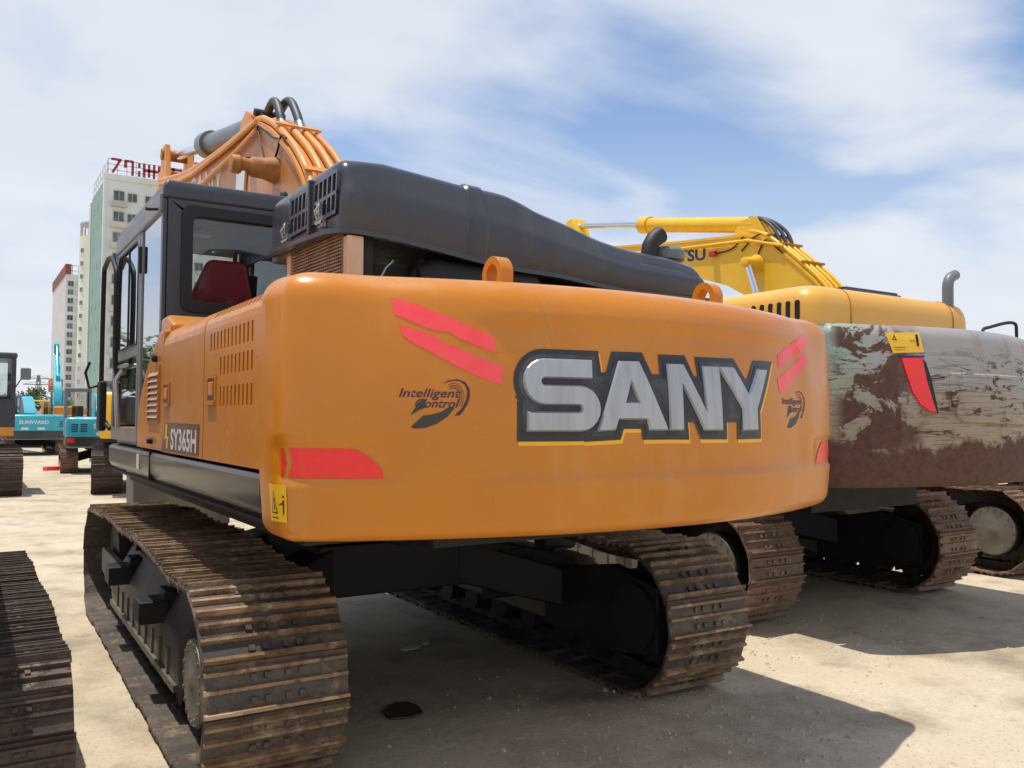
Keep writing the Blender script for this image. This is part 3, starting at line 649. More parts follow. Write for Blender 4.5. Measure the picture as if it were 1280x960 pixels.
def intelligent_logo(cw, s0, parent):
    X = lambda x: s0+(x-82)*.000600; Zf = lambda x, y: 1.767-(y-680)*.00060+(x-82)*.00001
    T = lambda L: [(X(x), Zf(x,y)) for x,y in L]
    sw = [[T([(155,878),(232,806),(290,800),(350,782),(392,756),(432,758),(388,812),(320,858),(240,884),(185,886)])],
          [T([(152,804),(205,722),(232,708),(262,700),(240,735),(262,752),(212,770)])],
          [T([(430,808),(478,762),(508,706),(514,655),(498,616),(462,592),(420,590),(352,608),(395,586),(450,580),(500,598),(528,640),(530,690),(512,740),(482,786),(460,808)])]]
    dots = []
    for k in range(26):
        t = k/25; a = R(118-165*t)
        for q in (0, 1, 2):
            cx, cy, rr = 425+(66-13*q)*math.cos(a), 690-(84-14*q)*math.sin(a)-0, 2.6
            dots.append([T([(cx-rr,cy-rr),(cx+rr,cy-rr),(cx+rr,cy+rr),(cx-rr,cy+rr)])])
    decal(flat(sw[:2], .0014), cw.at, 'swoosh', M['logo_grey'], parent); decal(flat(sw[2:]+dots, .0014), cw.at, 'swoosh', M['logo_ink'], parent)
    for txt, x0, y0, x1, h in (('Intelligent', 82, 707, 470, 68), ('Control', 184, 756, 462, 52)):
        b = text_bm(txt, 1, .010, 1, .28); fit(b, X(x0), Zf(x0,y0), X(x1)-X(x0), h*.0006*1.05, .0024); decal(b, cw.at, 'lettering', M['logo_ink'], parent)
def big_excavator():
    root = empty('excavator', (0,0,0), 0, 'large ochre crawler excavator with silver block letters across its rear counterweight, nearest and whole', 'excavator')
    undercarriage(root, yaw=R(-.77), yr=-2.335, r=.425, w=.635, hub=.205, ztop=(.035,.045,.03,.05,.02))
    # --- counterweight and everything printed on it
    cw = CW(1.222, 2.238, .07, .105)
    c = put(cw.mesh(), 'counterweight', M['ochre'], root, smooth=50)
    big = LETTERS
    hull = {k: v[0] for k, v in LETTERS.items()}
    hull['S'] = arc(-.630,1.829,.092,90,235)+[(-.708,1.745),(-.709,1.633)]+arc(-.475,1.7255,.0925,-90,10)+[(-.405,1.83),(-.414,1.921)]
    hull['gap'] = [(-.45,1.672),(.60,1.672),(.60,1.80),(.56,1.872),(-.45,1.872)]
    for i, (k, v) in enumerate(hull.items()):
        if k != 'gap': decal(flat([[[(x+.007,y-.014) for x,y in offset_poly(v, .040)]]], .0012+.0002*i), cw.at, 'gold_trim', M['gold'], c)
        decal(flat([[offset_poly(v, .038)]] if k != 'gap' else [[v]], .0030+.0003*i), cw.at, 'black_outline', M['outline'], c)
        decal(flat([[offset_poly(v, .017 if k != 'gap' else -.018)]], .0048+.0003*i), cw.at, 'letter_bed', M['silver_mid'], c)
    for v in big.values(): decal(flat([v], .0055, .0165, .006), cw.at, 'letter', M['silver'], c)
    ch1 = [(-1.238,2.139),(-1.153,2.120),(-1.069,2.088),(-1.021,2.073),(-.96,2.047),(-.843,2.002),(-.827,1.935),(-.898,1.957),(-.972,1.985),(-1.021,2.012),(-1.063,2.013),(-1.123,2.031),(-1.224,2.073)]
    ch2 = [(-1.206,2.034),(-1.14,2.016),(-1.075,1.996),(-1.038,1.97),(-.80,1.880),(-.810,1.814),(-.873,1.828),(-.989,1.881),(-1.17,1.974),(-1.193,1.991)]
    for sg in (1, -1):
        for p in (ch1, ch2): decal(flat([[[(x*sg,y) for x,y in p]]], .0015), cw.at, 'stripe', M['red2'], c)
    rd = [(-1.614,1.463),(-1.262,1.460),(-1.264,1.484),(-1.282,1.512),(-1.312,1.538),(-1.352,1.563),(-1.38,1.570),(-1.614,1.572),(-1.596,1.516)]
    rd0 = [(-1.650,1.463),(-1.640,1.463),(-1.622,1.516),(-1.640,1.570),(-1.650,1.570)]
    for sg in (1, -1): decal(flat([[[(x*sg,y) for x,y in rd]], [[(x*sg,y) for x,y in rd0]]], .003), cw.at, 'reflector', M['red'], c)
    warn_sign('warning_label', cw.at, -1.742, 1.300, .128, .138, c)
    intelligent_logo(cw, -1.208, c); intelligent_logo(cw, .83, c)
    for x in (-.655, .57):                                   # lifting eyes: plates standing fore and aft
        ring = [(-2.98+.078*math.cos(R(a)), 2.285+.078*math.sin(R(a))) for a in range(-20, 201, 13)]; ring = [(-2.907,2.16)]+ring+[(-3.053,2.16)]
        hole = [(-2.98+.044*math.cos(R(a)), 2.284+.046*math.sin(R(a))) for a in range(0, 360, 24)]
        bm = flat([[ring, hole]], -.03, .03)
        f2 = flat([[ring, hole]], -.03); m2 = bpy.data.meshes.new('x'); f2.to_mesh(m2); f2.free(); bm.from_mesh(m2); bpy.data.meshes.remove(m2)
        bmesh.ops.remove_doubles(bm, verts=bm.verts, dist=1e-5); bmesh.ops.recalc_face_normals(bm, faces=bm.faces)
        for v in bm.verts: v.co = Vector((x+v.co.z, v.co.x, v.co.y))
        me = bpy.data.meshes.new('lifting_eye'); bm.to_mesh(me); bm.free(); link('lifting_eye', me, M['ochre'], c, bevel=.006)
    # --- deck
    sec = [(-1.30,1.27),(-1.47,1.272),(-1.525,1.30),(-1.545,1.335),(-1.548,1.44),(-1.535,1.460),(-1.30,1.460)]
    dk = put(MB().loft([[(x,-2.66,z) for x,z in sec], [(x,1.45,z) for x,z in sec], [(x if x>-1.4 else x+.05,1.70,z+.02*(z<1.4)) for x,z in sec], [(x if x>-1.4 else x+.14,1.78,z+.05*(z<1.4)) for x,z in sec]]), 'deck_rail', M['rail'], root, smooth=30, bevel=.006)
    box('rail_joint', M['black'], dk, -1.551, -1.5, -.305, -.297, 1.285, 1.462)
    box('side_sticker', M['white'], dk, -1.5505, -1.54, .06, .15, 1.335, 1.435)
    put(MB().tube([(-1.50,-2.66,1.262),(-1.50,1.5,1.262)], .014, 8), 'hem_bead', M['under'], dk, smooth=60)
    mb = MB().box(-1.35, 1.45, -2.62, 1.70, 1.16, 1.40).box(-.62, .62, -2.35, 1.5, 1.06, 1.2).box(-.5, .5, -.9, .9, .98, 1.1)
    put(mb, 'revolving_frame', M['soot'], root)
    tp = box('tie_plate', M['under'], root, .60, 1.02, -.775, -.74, .40, .74, bevel=.006)
    box('frame_sticker', M['white'], tp, .755, .875, -.779, -.774, .505, .625)
    hk = arc(.815,.560,.030,170,370,8)+arc(.815,.560,.018,370,170,8); fn = lambda u, z, h: Vector((u, -.779-h, z))
    tag(decal(flat([[hk], [[(.783,.60),(.847,.60),(.847,.608),(.783,.608)]], [[(.811,.53),(.819,.53),(.819,.60),(.811,.60)]]], .001), fn, 'pictogram', M['ink'], tp), kind='stuff')
    for x, y0 in ((-.45,-1.9),(-.1,-2.0),(.3,-1.8)): put(MB().tube(catmull([(x,y0,1.06),(x+.05,y0+.3,.98),(x+.1,y0+.8,.96),(x+.05,y0+1.3,1.05)],5), .025, 8), 'hose', M['hose'], root, smooth=60)
    # --- left side: doors with louvres
    X0, ZV, RR = -1.535, 2.105, .115
    def P(u, v, h):                                          # v runs up the panel and over its rounded shoulder
        if v <= ZV: return (X0-h, u, v)
        a = (v-ZV)/RR
        if a <= math.pi/2: r = RR+h; return (X0+RR-r*math.cos(a), u, ZV+r*math.sin(a))
        return (X0+RR+(v-ZV-RR*math.pi/2), u, ZV+RR+h)
    va = [ZV+RR*math.pi/2*i/6 for i in range(1, 7)]+[ZV+RR*math.pi/2+.5]
    slots = [-2.555+.0635*k for k in range(15)]; us = [-2.68]
    for q in slots: us += [q, q+.027]
    us += [-1.652]; us = [u for u in us if u <= -1.652]
    vs = [1.475,1.735,1.825,1.880,1.962,2.000,2.085,ZV]+[va[0],va[1],va[2],va[3],va[4],va[5],va[6]]
    holes = set()
    for k in range(14):
        i = 2*k+1
        if 0 <= k-0 < 13: holes.add((i,9)); holes.add((i,10))
        if 1 <= k < 13: holes.add((i,5))
        if 1 <= k < 10: holes.add((i,3)); holes.add((i,1))
    mb = MB(); grid_panel(mb, us, vs, holes, P, .022)
    dr = put(mb, 'engine_door', M['ochre'], root, smooth=35)
    box('door_backing', M['black'], dr, X0+.024, X0+.03, -2.62, -1.70, 1.6, 2.1)  # added black sheet, gives the door slots their dark inside
    mb = MB(); grid_panel(mb, [-1.640,-1.3,-.9,-.632], [1.475,1.8,ZV]+va, set(), P, .02)
    mb.add([P(-1.640,v,0) for v in [1.475,1.8,ZV]+va]+[P(-1.640,v,-.02) for v in [1.475,1.8,ZV]+va], [(i,i+1,i+11,i+10) for i in range(9)])
    md = put(mb, 'pump_door', M['ochre'], root, smooth=35)
    for par, y0, y1 in ((dr,-1.90,-1.73),(md,-.83,-.655)):
        mb = MB().box(X0-.008,X0+.002,y0,y1,1.868,1.883).box(X0-.016,X0+.002,y0,y1,1.742,1.762).box(X0-.008,X0+.002,y0,y0+.018,1.762,1.868).box(X0-.008,X0+.002,y1-.018,y1,1.762,1.868)
        lt = put(mb, 'latch', M['ochre'], par); box('latch_pocket', M['plate'], par, X0-.003, X0+.001, y0+.018, y1-.018, 1.762, 1.868); box('latch_paddle', M['ochre_dull'], par, X0-.012, X0, y0+.045, y1-.045, 1.785, 1.85, bevel=.004)
    f = on_x(X0)
    decal(flat([[[(-.70,1.65),(-1.576,1.646),(-1.555,1.486),(-.625,1.486)]]], .002), f, 'model_plate', M['plate'], md)
    g = lambda u, z, h: Vector((X0-h, -.885-u, z))
    b = text_bm('SY365H', 1, .03, .62); fit(b, 0, 1.498, .635, .122, .0035); decal(b, g, 'model_lettering', M['white'], md)
    decal(flat([[[(-.735,1.64),(-.80,1.64),(-.775,1.57),(-.83,1.57),(-.80,1.50),(-.755,1.50),(-.775,1.555),(-.715,1.555)]]], .0035), f, 'plate_flash', M['gold'], md)
    poly = [(-.622,1.475),(.243,1.478),(.222,1.73),(.10,1.87),(-.05,1.99),(-.22,2.09),(-.33,2.13),(-.46,2.20),(-.622,2.20)]
    fp = put(MB().prism(poly, 'x', X0, X0+.06), 'front_panel', M['ochre'], root, bevel=.012)
    mb = MB().box(X0-.012,X0+.001,-.535,-.52,1.645,2.0).box(X0-.012,X0+.001,-.19,-.175,1.645,1.93).box(X0-.012,X0+.001,-.52,-.19,1.645,1.66); fr = put(mb, 'louvre_frame', M['ochre'], fp)
    box('louvre_backing', M['plate'], fp, X0-.002, X0+.002, -.52, -.19, 1.66, 1.96)
    for k in range(8):
        z = 1.675+.037*k; put(MB().add([(X0-.003,-.515,z+.024),(X0-.003,-.195,z+.024),(X0-.018,-.195,z),(X0-.018,-.515,z),(X0-.002,-.515,z),(X0-.002,-.195,z)], [(0,1,2,3),(3,2,5,4)]), 'louvre_slat', M['ochre'], fp)
    put(MB().lathe([(X0-.03,.018),(X0-.02,.026),(X0,.026)], 'x', (0,-.40,2.045), 12), 'bump_stop', M['black'], fp, smooth=30)
    put(MB().lathe([(X0-.03,.016),(X0-.016,.022),(X0,.022)], 'x', (0,-.30,1.535), 12), 'bump_stop', M['black'], fp, smooth=30)
    put(MB().prism([(-.64,2.1),(-.315,2.1),(-.315,2.30),(-.50,2.305),(-.64,2.24)], 'x', -1.50, -.45), 'cab_fairing', M['ochre'], root, bevel=.025)
    put(MB().box(-1.43, -1.06, -2.66, -.66, 2.205, 2.2185), 'top_cover', M['ochre'], root)
    put(MB().box(-1.40,-1.05,-2.60,-.7,1.42,2.1).box(-1.05, 1.0, -2.60, -.7, 1.42, 2.10), 'engine_bay', M['soot'], root)
    put(MB().box(1.0, 1.535, -2.68, 1.2, 1.42, 2.2), 'tank_body', M['ochre'], root, bevel=.04)
    # --- engine hood across the rear
    def zt(x):
        k = [(-1.2,2.93),(-1.0,2.950),(-.80,2.962),(-.36,2.922),(-.09,2.910),(.02,2.882),(.12,2.846),(.23,2.822),(.34,2.798),(.45,2.766),(.57,2.736),(.69,2.716),(.81,2.703),(1.13,2.685),(1.30,2.665),(1.42,2.62)]
        for (a,b),(c_,d) in zip(k, k[1:]):
            if x <= c_: t = max(0,(x-a)/(c_-a)); return b+(d-b)*t
        return k[-1][1]
    zb = lambda x: 2.585-.098*sm(-1.0,.1,x)-.05*sm(.1,.8,x) if x > -1.0 else 2.585
    def ring(x, ins, grow=0):
        a, t = zb(x), zt(x+.055)-ins+grow; y0, y1 = -2.20+ins-grow, -1.05-ins+grow; h = t-a; r = min(.085, h*.4)
        P_ = [(y0+.03,a+ins*.1),(y0+.006,a+h*.24),(y0,a+h*.46),(y0+.014,a+h*.6)]
        P_ += [(y0+.040+r*(1-math.cos(R(q)))*1.1, t-r+r*math.sin(R(q))) for q in (0,18,36,54,72,90)]
        P_ += [(y1-r+r*math.sin(R(q)), t-r+r*math.cos(R(q))) for q in (0,22,45,67,90)]+[(y1,a+h*.4),(y1,a)]
        return [(x+.055,y,z) for y,z in P_]
    st = [(-1.095,.05),(-1.090,.028),(-1.072,.010),(-1.045,.002),(-.97,0)]+[(-.97+.06*i,0) for i in range(1,36)]+[(1.24,.002),(1.29,.008),(1.33,.024),(1.352,.045),(1.362,.07)]
    hood = put(MB().loft([ring(x,i) for x,i in st]), 'engine_hood', M['charcoal'], root, smooth=42)
    put(MB().loft([ring(x,0,g_) for x,g_ in ((-.40,.001),(-.385,.009),(-.30,.009),(-.285,.001))], cap0=False, cap1=False), 'hood_band', M['charcoal'], hood, smooth=35)
    lip = [(1.40,-2.19,zb(1.3)-.005)]+[(x,-2.185,zb(x)-.005) for x in [1.1-.1*i for i in range(20)]]+[(-.95,-2.185,2.58),(-1.03,-2.16,2.582),(-1.075,-2.06,2.587),(-1.09,-1.8,2.595),(-1.10,-1.4,2.61),(-1.10,-1.2,2.62),(-1.04,-1.08,2.63)]
    mb = MB()
    mb.loft([[(x,y,z+.012),(x,y,z-.012),(x*.96+.0,y+.05,z-.012),(x*.96,y+.05,z+.012)] for x,y,z in lip], cap0=True, cap1=True); put(mb, 'hood_lip', M['charcoal'], hood, smooth=40)
    Xg = -1.042
    us = [-2.135]+sum([[-2.122+.062*k, -2.122+.062*k+.042] for k in range(11)], [])+[-1.43]; vs = [2.665,2.685,2.760,2.778,2.862,2.878]
    hl = {(2*k+1,j) for k in range(11) for j in (1,3) if k not in (5,)}
    lean = lambda u, v, h: (Xg-h+.18*max(0,v-2.685)*0, u+.25*(v-2.64)*-.35, v)
    mb = MB(); grid_panel(mb, us, vs, hl, lambda u,v,h: lean(u,v,h+.012), .016); put(mb, 'hood_grille', M['charcoal'], hood, smooth=20)
    box('grille_backing', M['black'], hood, Xg-.0012, Xg+.004, -2.13, -1.44, 2.68, 2.868)  # added black sheet stands in for the shade inside the grille holes
    put(MB().box(Xg-.03,Xg+.01,-1.805,-1.775,2.62,2.905), 'grille_rib', M['charcoal'], hood, bevel=.008)
    for y in (-1.97, -1.44):
        mb = MB().box(Xg-.030,Xg,y-.022,y+.022,2.625,2.685).box(Xg-.042,Xg-.02,y-.018,y+.018,2.68,2.745).tube([(Xg-.03,y-.03,2.65),(Xg-.048,y,2.64),(Xg-.03,y+.036,2.645)], .008, 8).tube([(Xg-.036,y-.016,2.735),(Xg-.055,y,2.70),(Xg-.036,y+.016,2.66)], .007, 8)
        put(mb, 'hood_catch', M['steel'], hood, bevel=.004)
    put(MB().tube(catmull([(-.12,-1.75,2.88),(-.08,-1.75,2.945),(0,-1.75,2.955),(.09,-1.75,2.88),(.15,-1.75,2.80)],5), .013, 8), 'grab_handle', M['black'], hood, smooth=60)
    # radiator screen, post and dark engine under the hood
    mb = MB()
    for k in range(25): z = 2.16+.0175*k; mb.bar((-1.01,-2.11,z-.008),(-1.01,-1.36,z+.008), .007, .007)
    for k in range(26): y = -2.1+.029*k; mb.box(-1.004,-.998,y-.006,y+.006,2.15,2.59)
    sc = put(mb, 'radiator_screen', M['mesh_rust'], root); box('radiator_core', M['soot'], sc, -.97, -.85, -2.12, -1.25, 2.1, 2.6)
    put(MB().box(-1.0,-.915,-2.165,-2.10,2.15,2.565), 'hood_post', M['post'], root, bevel=.008); put(MB().box(-1.02,-.99,-1.36,-1.30,2.15,2.60), 'hood_post', M['post'], root, bevel=.008)
    mb = MB().box(-.80, 1.1, -2.0, -1.15, 2.05, 2.47).lathe([(-.6,.14),(-.5,.18),(.1,.18),(.2,.1)], 'x', (0,-2.03,2.34), 16)
    for k in range(5): mb.tube([(-.7+.36*k,-2.1,2.15),(-.66+.36*k,-2.12,2.32),(-.55+.36*k,-2.05,2.5)], .022, 8)
    put(mb, 'engine_block', M['soot'], root, smooth=30)
    put(MB().tube([(-.86,-2.16,2.30),(-.80,-2.165,2.42),(-.76,-2.165,2.46)], .008, 6), 'dipstick', M['steel'], root, smooth=60)
    put(MB().tube([(1.09,-1.95,2.5),(1.095,-1.95,2.70),(1.11,-1.95,2.78),(1.145,-1.95,2.83),(1.20,-1.95,2.865)], [.050,.051,.052,.054,.056], 16, cap=False).tube([(1.11,-1.95,2.78),(1.145,-1.95,2.83),(1.198,-1.95,2.864)], .047, 14), 'exhaust_pipe', M['black'], root, smooth=50)
    put(MB().lathe([(2.70,.09),(2.71,.112),(2.73,.118),(2.765,.118),(2.78,.105),(2.79,.09)], 'z', (1.285,-1.92,0), 24), 'air_precleaner', M['cyl_grey'], root, smooth=35)
    put(MB().tube([(1.285,-1.92,2.2),(1.285,-1.92,2.71)], .06, 14), 'intake_pipe', M['black'], root, smooth=50)
    cab_big(root); boom_big(root)
    return root
def rrect(y0, y1, z0, z1, r, n=5):
    return arc(y1-r,z1-r,r,0,90,n)+arc(y0+r,z1-r,r,90,180,n)+arc(y0+r,z0+r,r,180,270,n)+arc(y1-r,z0+r,r,270,360,n)
def cab_big(root):
    cab = put(MB().box(-1.47,-.52,-.28,1.62,1.46,1.56), 'cab', M['cab_paint'], root, bevel=.02)
    def framed(outer, hole, axis, a, b, m, name, bev=.008):
        bm = flat([[outer, hole]], a, b)
        f2 = flat([[outer, hole]], a)
        me2 = bpy.data.meshes.new('x'); f2.to_mesh(me2); bm.from_mesh(me2); f2.free(); bpy.data.meshes.remove(me2); bmesh.ops.remove_doubles(bm, verts=bm.verts, dist=1e-5); bmesh.ops.recalc_face_normals(bm, faces=bm.faces)
        for v in bm.verts: v.co = Vector((v.co.z, v.co.x, v.co.y)) if axis == 'x' else Vector((v.co.x, v.co.z, v.co.y))
        me = bpy.data.meshes.new(name); bm.to_mesh(me); bm.free(); return link(name, me, m, cab, bevel=bev)
    # rear wall with window
    hole = rrect(-1.36,-.66,2.38,3.02,.05)
    framed([(-1.470,1.56),(-.525,1.56),(-.525,3.08),(-1.470,3.08)], hole, 'y', -.30, -.24, M['cab_paint'], 'rear_wall')
    framed(rrect(-1.385,-.635,2.355,3.045,.06), rrect(-1.315,-.70,2.425,2.978,.045), 'y', -.315, -.295, M['black'], 'window_seal', .006)
    box('rear_window', M['glass_rear'], cab, -1.36, -.66, -.275, -.269, 2.38, 3.02)
    # roof with rounded rim
    rf = put(MB().loft([[(x,y,3.075) for x,y in ((-1.50,-.31),(-.51,-.31),(-.51,1.60),(-1.50,1.60))], [(x,y,3.150) for x,y in ((-1.50,-.31),(-.51,-.31),(-.51,1.60),(-1.50,1.60))], [(x,y,3.20) for x,y in ((-1.475,-.285),(-.535,-.285),(-.535,1.55),(-1.475,1.55))]]), 'roof', M['cab_paint'], cab, bevel=.018, seg=3)
    box('roof_side_rail', M['cab_grey'], cab, -1.512, -1.47, -.27, 1.58, 2.985, 3.115, bevel=.015)
    put(MB().lathe([(0,.03),(.03,.028),(.045,.015)], 'z', (-.70,-.22,3.20), 12), 'roof_plug', M['black'], cab, smooth=40)
    box('dome_lamp', M['white'], cab, -1.26, -1.0, .5, .62, 3.03, 3.06)
    box('headliner', M['interior'], cab, -1.44, -.56, -.22, 1.5, 3.06, 3.074)
    # left side: corner post, quarter pane, pillar, door
    put(MB().box(-1.497,-1.472,-.303,-.235,1.50,3.07), 'corner_post', M['cab_paint'], cab, bevel=.008)
    box('quarter_pane', M['glass_side'], cab, -1.493, -1.487, -.235, .40, 1.50, 2.985)
    box('pillar', M['cab_grey'], cab, -1.503, -1.45, .40, .47, 1.50, 2.985, bevel=.008)
    dpoly = [(.48,1.50),(1.70,1.50),(1.66,2.2),(1.54,3.0),(.48,3.0)]
    dh = [(.54,2.20),(1.60,2.20),(1.49,2.87),(1.42,2.945),(.60,2.945),(.54,2.89)]; dl = [(.54,1.60),(1.63,1.60),(1.60,2.12),(.54,2.12)]
    bm = flat([[dpoly, dh[::-1], dl[::-1]]], 1.452, 1.503)
    for v in bm.verts: v.co = Vector((-v.co.z, v.co.x, v.co.y))
    me = bpy.data.meshes.new('cab_door'); bm.to_mesh(me); bm.free(); door = link('cab_door', me, M['cab_grey'], cab)
    put(MB().prism(dh, 'x', -1.494, -1.489), 'door_pane', M['glass_side'], door); put(MB().prism(dl, 'x', -1.494, -1.489), 'door_pane', M['glass_side'], door)
    box('pane_divider', M['black'], door, -1.500, -1.487, .985, 1.012, 2.20, 2.945)
    box('door_handle', M['steel'], door, -1.54, -1.508, .82, 1.22, 2.05, 2.075, bevel=.006)
    mb = MB()
    for a, b in zip(dh, dh[1:]+dh[:1]): mb.bar((-1.503,)+a, (-1.503,)+b, .010, .012)
    put(mb, 'pane_gasket', M['black'], door)
    box('door_hinge', M['black'], cab, -1.522, -1.50, .405, .455, 2.69, 2.88, bevel=.008)
    # front and right
    put(MB().prism([(1.70,1.56),(1.74,1.56),(1.62,3.07),(1.58,3.07)], 'x', -1.50, -1.43).prism([(1.70,1.56),(1.74,1.56),(1.62,3.07),(1.58,3.07)], 'x', -.57, -.52), 'front_post', M['cab_paint'], cab)
    put(MB().prism([(1.705,1.56),(1.712,1.56),(1.592,3.07),(1.585,3.07)], 'x', -1.43, -.57), 'windshield', M['glass_clear'], cab)
    framed([(-.28,1.56),(1.66,1.56),(1.58,3.08),(-.28,3.08)], [(-.16,2.0),(1.52,2.0),(1.45,2.95),(-.16,2.95)], 'x', -.56, -.52, M['cab_paint'], 'right_wall')
    box('right_pane', M['glass_clear'], cab, -.545, -.539, -.16, 1.5, 2.0, 2.95)
    # seat and console
    s = put(MB().box(-1.20,-.78,.30,.80,1.95,2.10), 'seat', M['seat_red'], cab, bevel=.04)
    put(MB().loft([[(-1.22,.26,2.05),(-.76,.26,2.05),(-.76,.38,2.05),(-1.22,.38,2.05)],[(-1.2,.20,2.55),(-.78,.20,2.55),(-.78,.32,2.55),(-1.2,.32,2.55)],[(-1.10,.17,2.80),(-.84,.17,2.80),(-.84,.27,2.80),(-1.10,.27,2.80)]]), 'seat_back', M['seat_red'], s, bevel=.04, seg=3)
    box('seat_base', M['black'], s, -1.15, -.83, .35, .75, 1.56, 1.95)
    for x in (-1.29, -.70): box('console', M['black'], s, x-.06, x+.06, .45, 1.0, 1.56, 2.2, bevel=.02)
    box('rear_shelf', M['black'], cab, -1.44, -.56, -.24, .12, 2.25, 2.36)
    # grab rail and mirror at the front left corner
    put(MB().tube(catmull([(-1.51,1.20,1.98),(-1.55,1.20,2.1),(-1.555,1.20,2.72),(-1.555,1.28,2.86),(-1.555,1.56,2.97),(-1.555,1.82,2.94),(-1.555,1.92,2.83),(-1.555,1.93,1.98),(-1.55,1.90,1.70),(-1.50,1.78,1.58)],6), .020, 10), 'grab_rail', M['black'], root, smooth=60)
    put(MB().box(-1.58,-1.52,1.84,2.0,1.56,1.98), 'mirror_bracket', M['black'], root, bevel=.02)
    put(MB().tube([(-1.55,1.92,1.95),(-1.64,1.98,1.92),(-1.67,2.0,2.05),(-1.64,1.98,2.14)], .012, 8), 'mirror_stay', M['black'], root, smooth=60)
    put(MB().tube([(-1.58,.80,1.6),(-1.60,.80,1.95),(-1.56,.80,2.02)], .016, 8), 'lower_grab_rail', M['steel'], root, smooth=60)
    put(MB().tube([(-1.50,-.2,3.02),(-1.56,-.16,3.02),(-1.58,-.16,3.02)], .012, 8), 'door_stop', M['black'], cab, smooth=60)
def boom_big(root):
    up = [(.02,2.15),(.12,2.85),(.30,3.25),(.52,3.58),(.80,3.84),(1.05,4.02),(1.35,4.21),(1.60,4.33),(1.85,4.415),(2.4,4.45),(3.2,4.49),(4.4,4.59),(5.4,4.73),(6.6,4.95)]
    lo = [(6.7,4.80),(6.6,4.68),(5.2,4.30),(3.8,3.98),(2.8,3.72),(2.1,3.42),(1.6,3.08),(1.2,2.68),(.9,2.2),(.55,1.75),(.25,1.70)]
    up = [(y, z-.02*sm(.6,1.6,y)) for y, z in up]
    b = put(MB().prism(up+lo, 'x', -.31, .05), 'boom', M['boom_side'], root, bevel=.012)
    mb = MB(); top = [(x,z) for x,z in catmull2(up[1:])]
    mb.loft([[(-.335,y,z-.03),(-.335,y,z+.012),(.075,y,z+.012),(.075,y,z-.03)] for y,z in top]); put(mb, 'top_plate', M['boom_top'], b, smooth=30)
    nrm = []
    for i in range(len(top)):
        a, c = top[max(i-1,0)], top[min(i+1,len(top)-1)]; t = Vector((c[0]-a[0], c[1]-a[1])).normalized(); nrm.append((-t.y, t.x))
    for x, o, i0, i1, r in ((-.285,.045,0,40,.032),(-.165,.045,0,34,.034),(-.06,.045,0,34,.034),(.045,.045,0,40,.028)):
        pts = [(x, p[0]+n[0]*o, p[1]+n[1]*o) for p, n in list(zip(top, nrm))[i0:i1]]
        put(MB().tube(pts, r, 10), 'pipe', M['boom_top'], b, smooth=60)
    for i in (6, 14, 22, 30):
        p, n = top[i], nrm[i]; put(MB().bar((-.33,p[0]+n[0]*.09,p[1]+n[1]*.09), (.07,p[0]+n[0]*.09,p[1]+n[1]*.09), .05, .02, up=(0,n[0],n[1])), 'pipe_clamp', M['boom_top'], b)
    # side tubes running forward along the upper edge, thin grease lines
    put(MB().tube([(-.345,1.75,4.38),(-.35,2.6,4.40),(-.35,4.3,4.50),(-.35,5.3,4.62)], .022, 8).tube([(-.345,1.75,4.30),(-.35,2.4,4.27),(-.35,4.2,4.28),(-.35,5.2,4.38)], .022, 8), 'side_pipe', M['boom_top'], b, smooth=60)
    put(MB().tube(catmull([(-.33,1.45,3.86),(-.33,1.6,4.1),(-.33,1.75,4.34),(-.33,1.3,4.12),(-.33,1.12,4.05)],6), .010, 6).tube(catmull([(-.33,1.3,3.86),(-.33,1.15,3.95),(-.33,1.05,4.06),(-.33,.92,4.0)],6), .010, 6), 'grease_line', M['black'], b, smooth=60)
    box('boom_lamp', M['black'], b, -.40, -.32, 1.85, 2.05, 3.98, 4.08, bevel=.01)
    # boss for the boom cylinders and the cylinders themselves
    put(MB().lathe([(-.70,.04),(-.695,.075),(-.63,.08),(-.61,.065),(-.54,.065),(-.52,.085),(-.42,.09),(-.31,.12)], 'x', (0,1.24,3.81), 24), 'cylinder_boss', M['grease'], b, smooth=35)
    put(MB().lathe([(.05,.14),(.16,.105),(.30,.09),(.48,.08)], 'x', (0,1.26,3.83), 24), 'cylinder_boss', M['grease'], b, smooth=35)
    for sx in (-.59, .34):
        put(MB().tube([(sx,1.25,3.80),(sx,1.40,2.6)], .05, 14), 'cylinder_rod', M['chrome'], b, smooth=60)
        put(MB().tube([(sx,1.38,2.9),(sx,1.62,1.35)], .085, 16), 'cylinder_barrel', M['cyl_grey'], b, smooth=60)
    # arm cylinder on top
    for x in (-.22, .0): put(MB().prism([(1.95,4.36),(2.75,4.42),(2.62,4.66),(2.46,4.72),(2.24,4.62)], 'x', x-.03, x+.03), 'cylinder_lug', M['boom_top'], b, bevel=.01)
    put(MB().tube([(-.10,2.45,4.585),(-.10,4.55,4.965)], .118, 20), 'arm_cylinder', M['cyl_grey'], b, smooth=50)
    put(MB().tube([(-.10,4.45,4.945),(-.10,4.72,4.995)], .158, 20), 'cylinder_head', M['cyl_grey'], b, smooth=50)
    put(MB().tube([(-.10,4.7,4.99),(-.10,6.45,5.31)], .06, 14), 'arm_rod', M['chrome'], b, smooth=60)
    arm = put(MB().prism([(6.35,4.95),(6.5,5.1),(6.85,5.15),(7.05,4.9),(7.5,3.6),(7.6,1.6),(7.35,1.5),(7.0,3.3),(6.6,4.55)], 'x', -.28, .08), 'arm', M['boom_top'], root, bevel=.015)
    for x in (-.25, .05): put(MB().prism([(6.15,4.7),(6.75,4.7),(6.7,5.05),(6.60,5.43),(6.36,5.43),(6.28,5.05)], 'x', x-.035, x+.035), 'arm_lug', M['boom_top'], arm, bevel=.012)
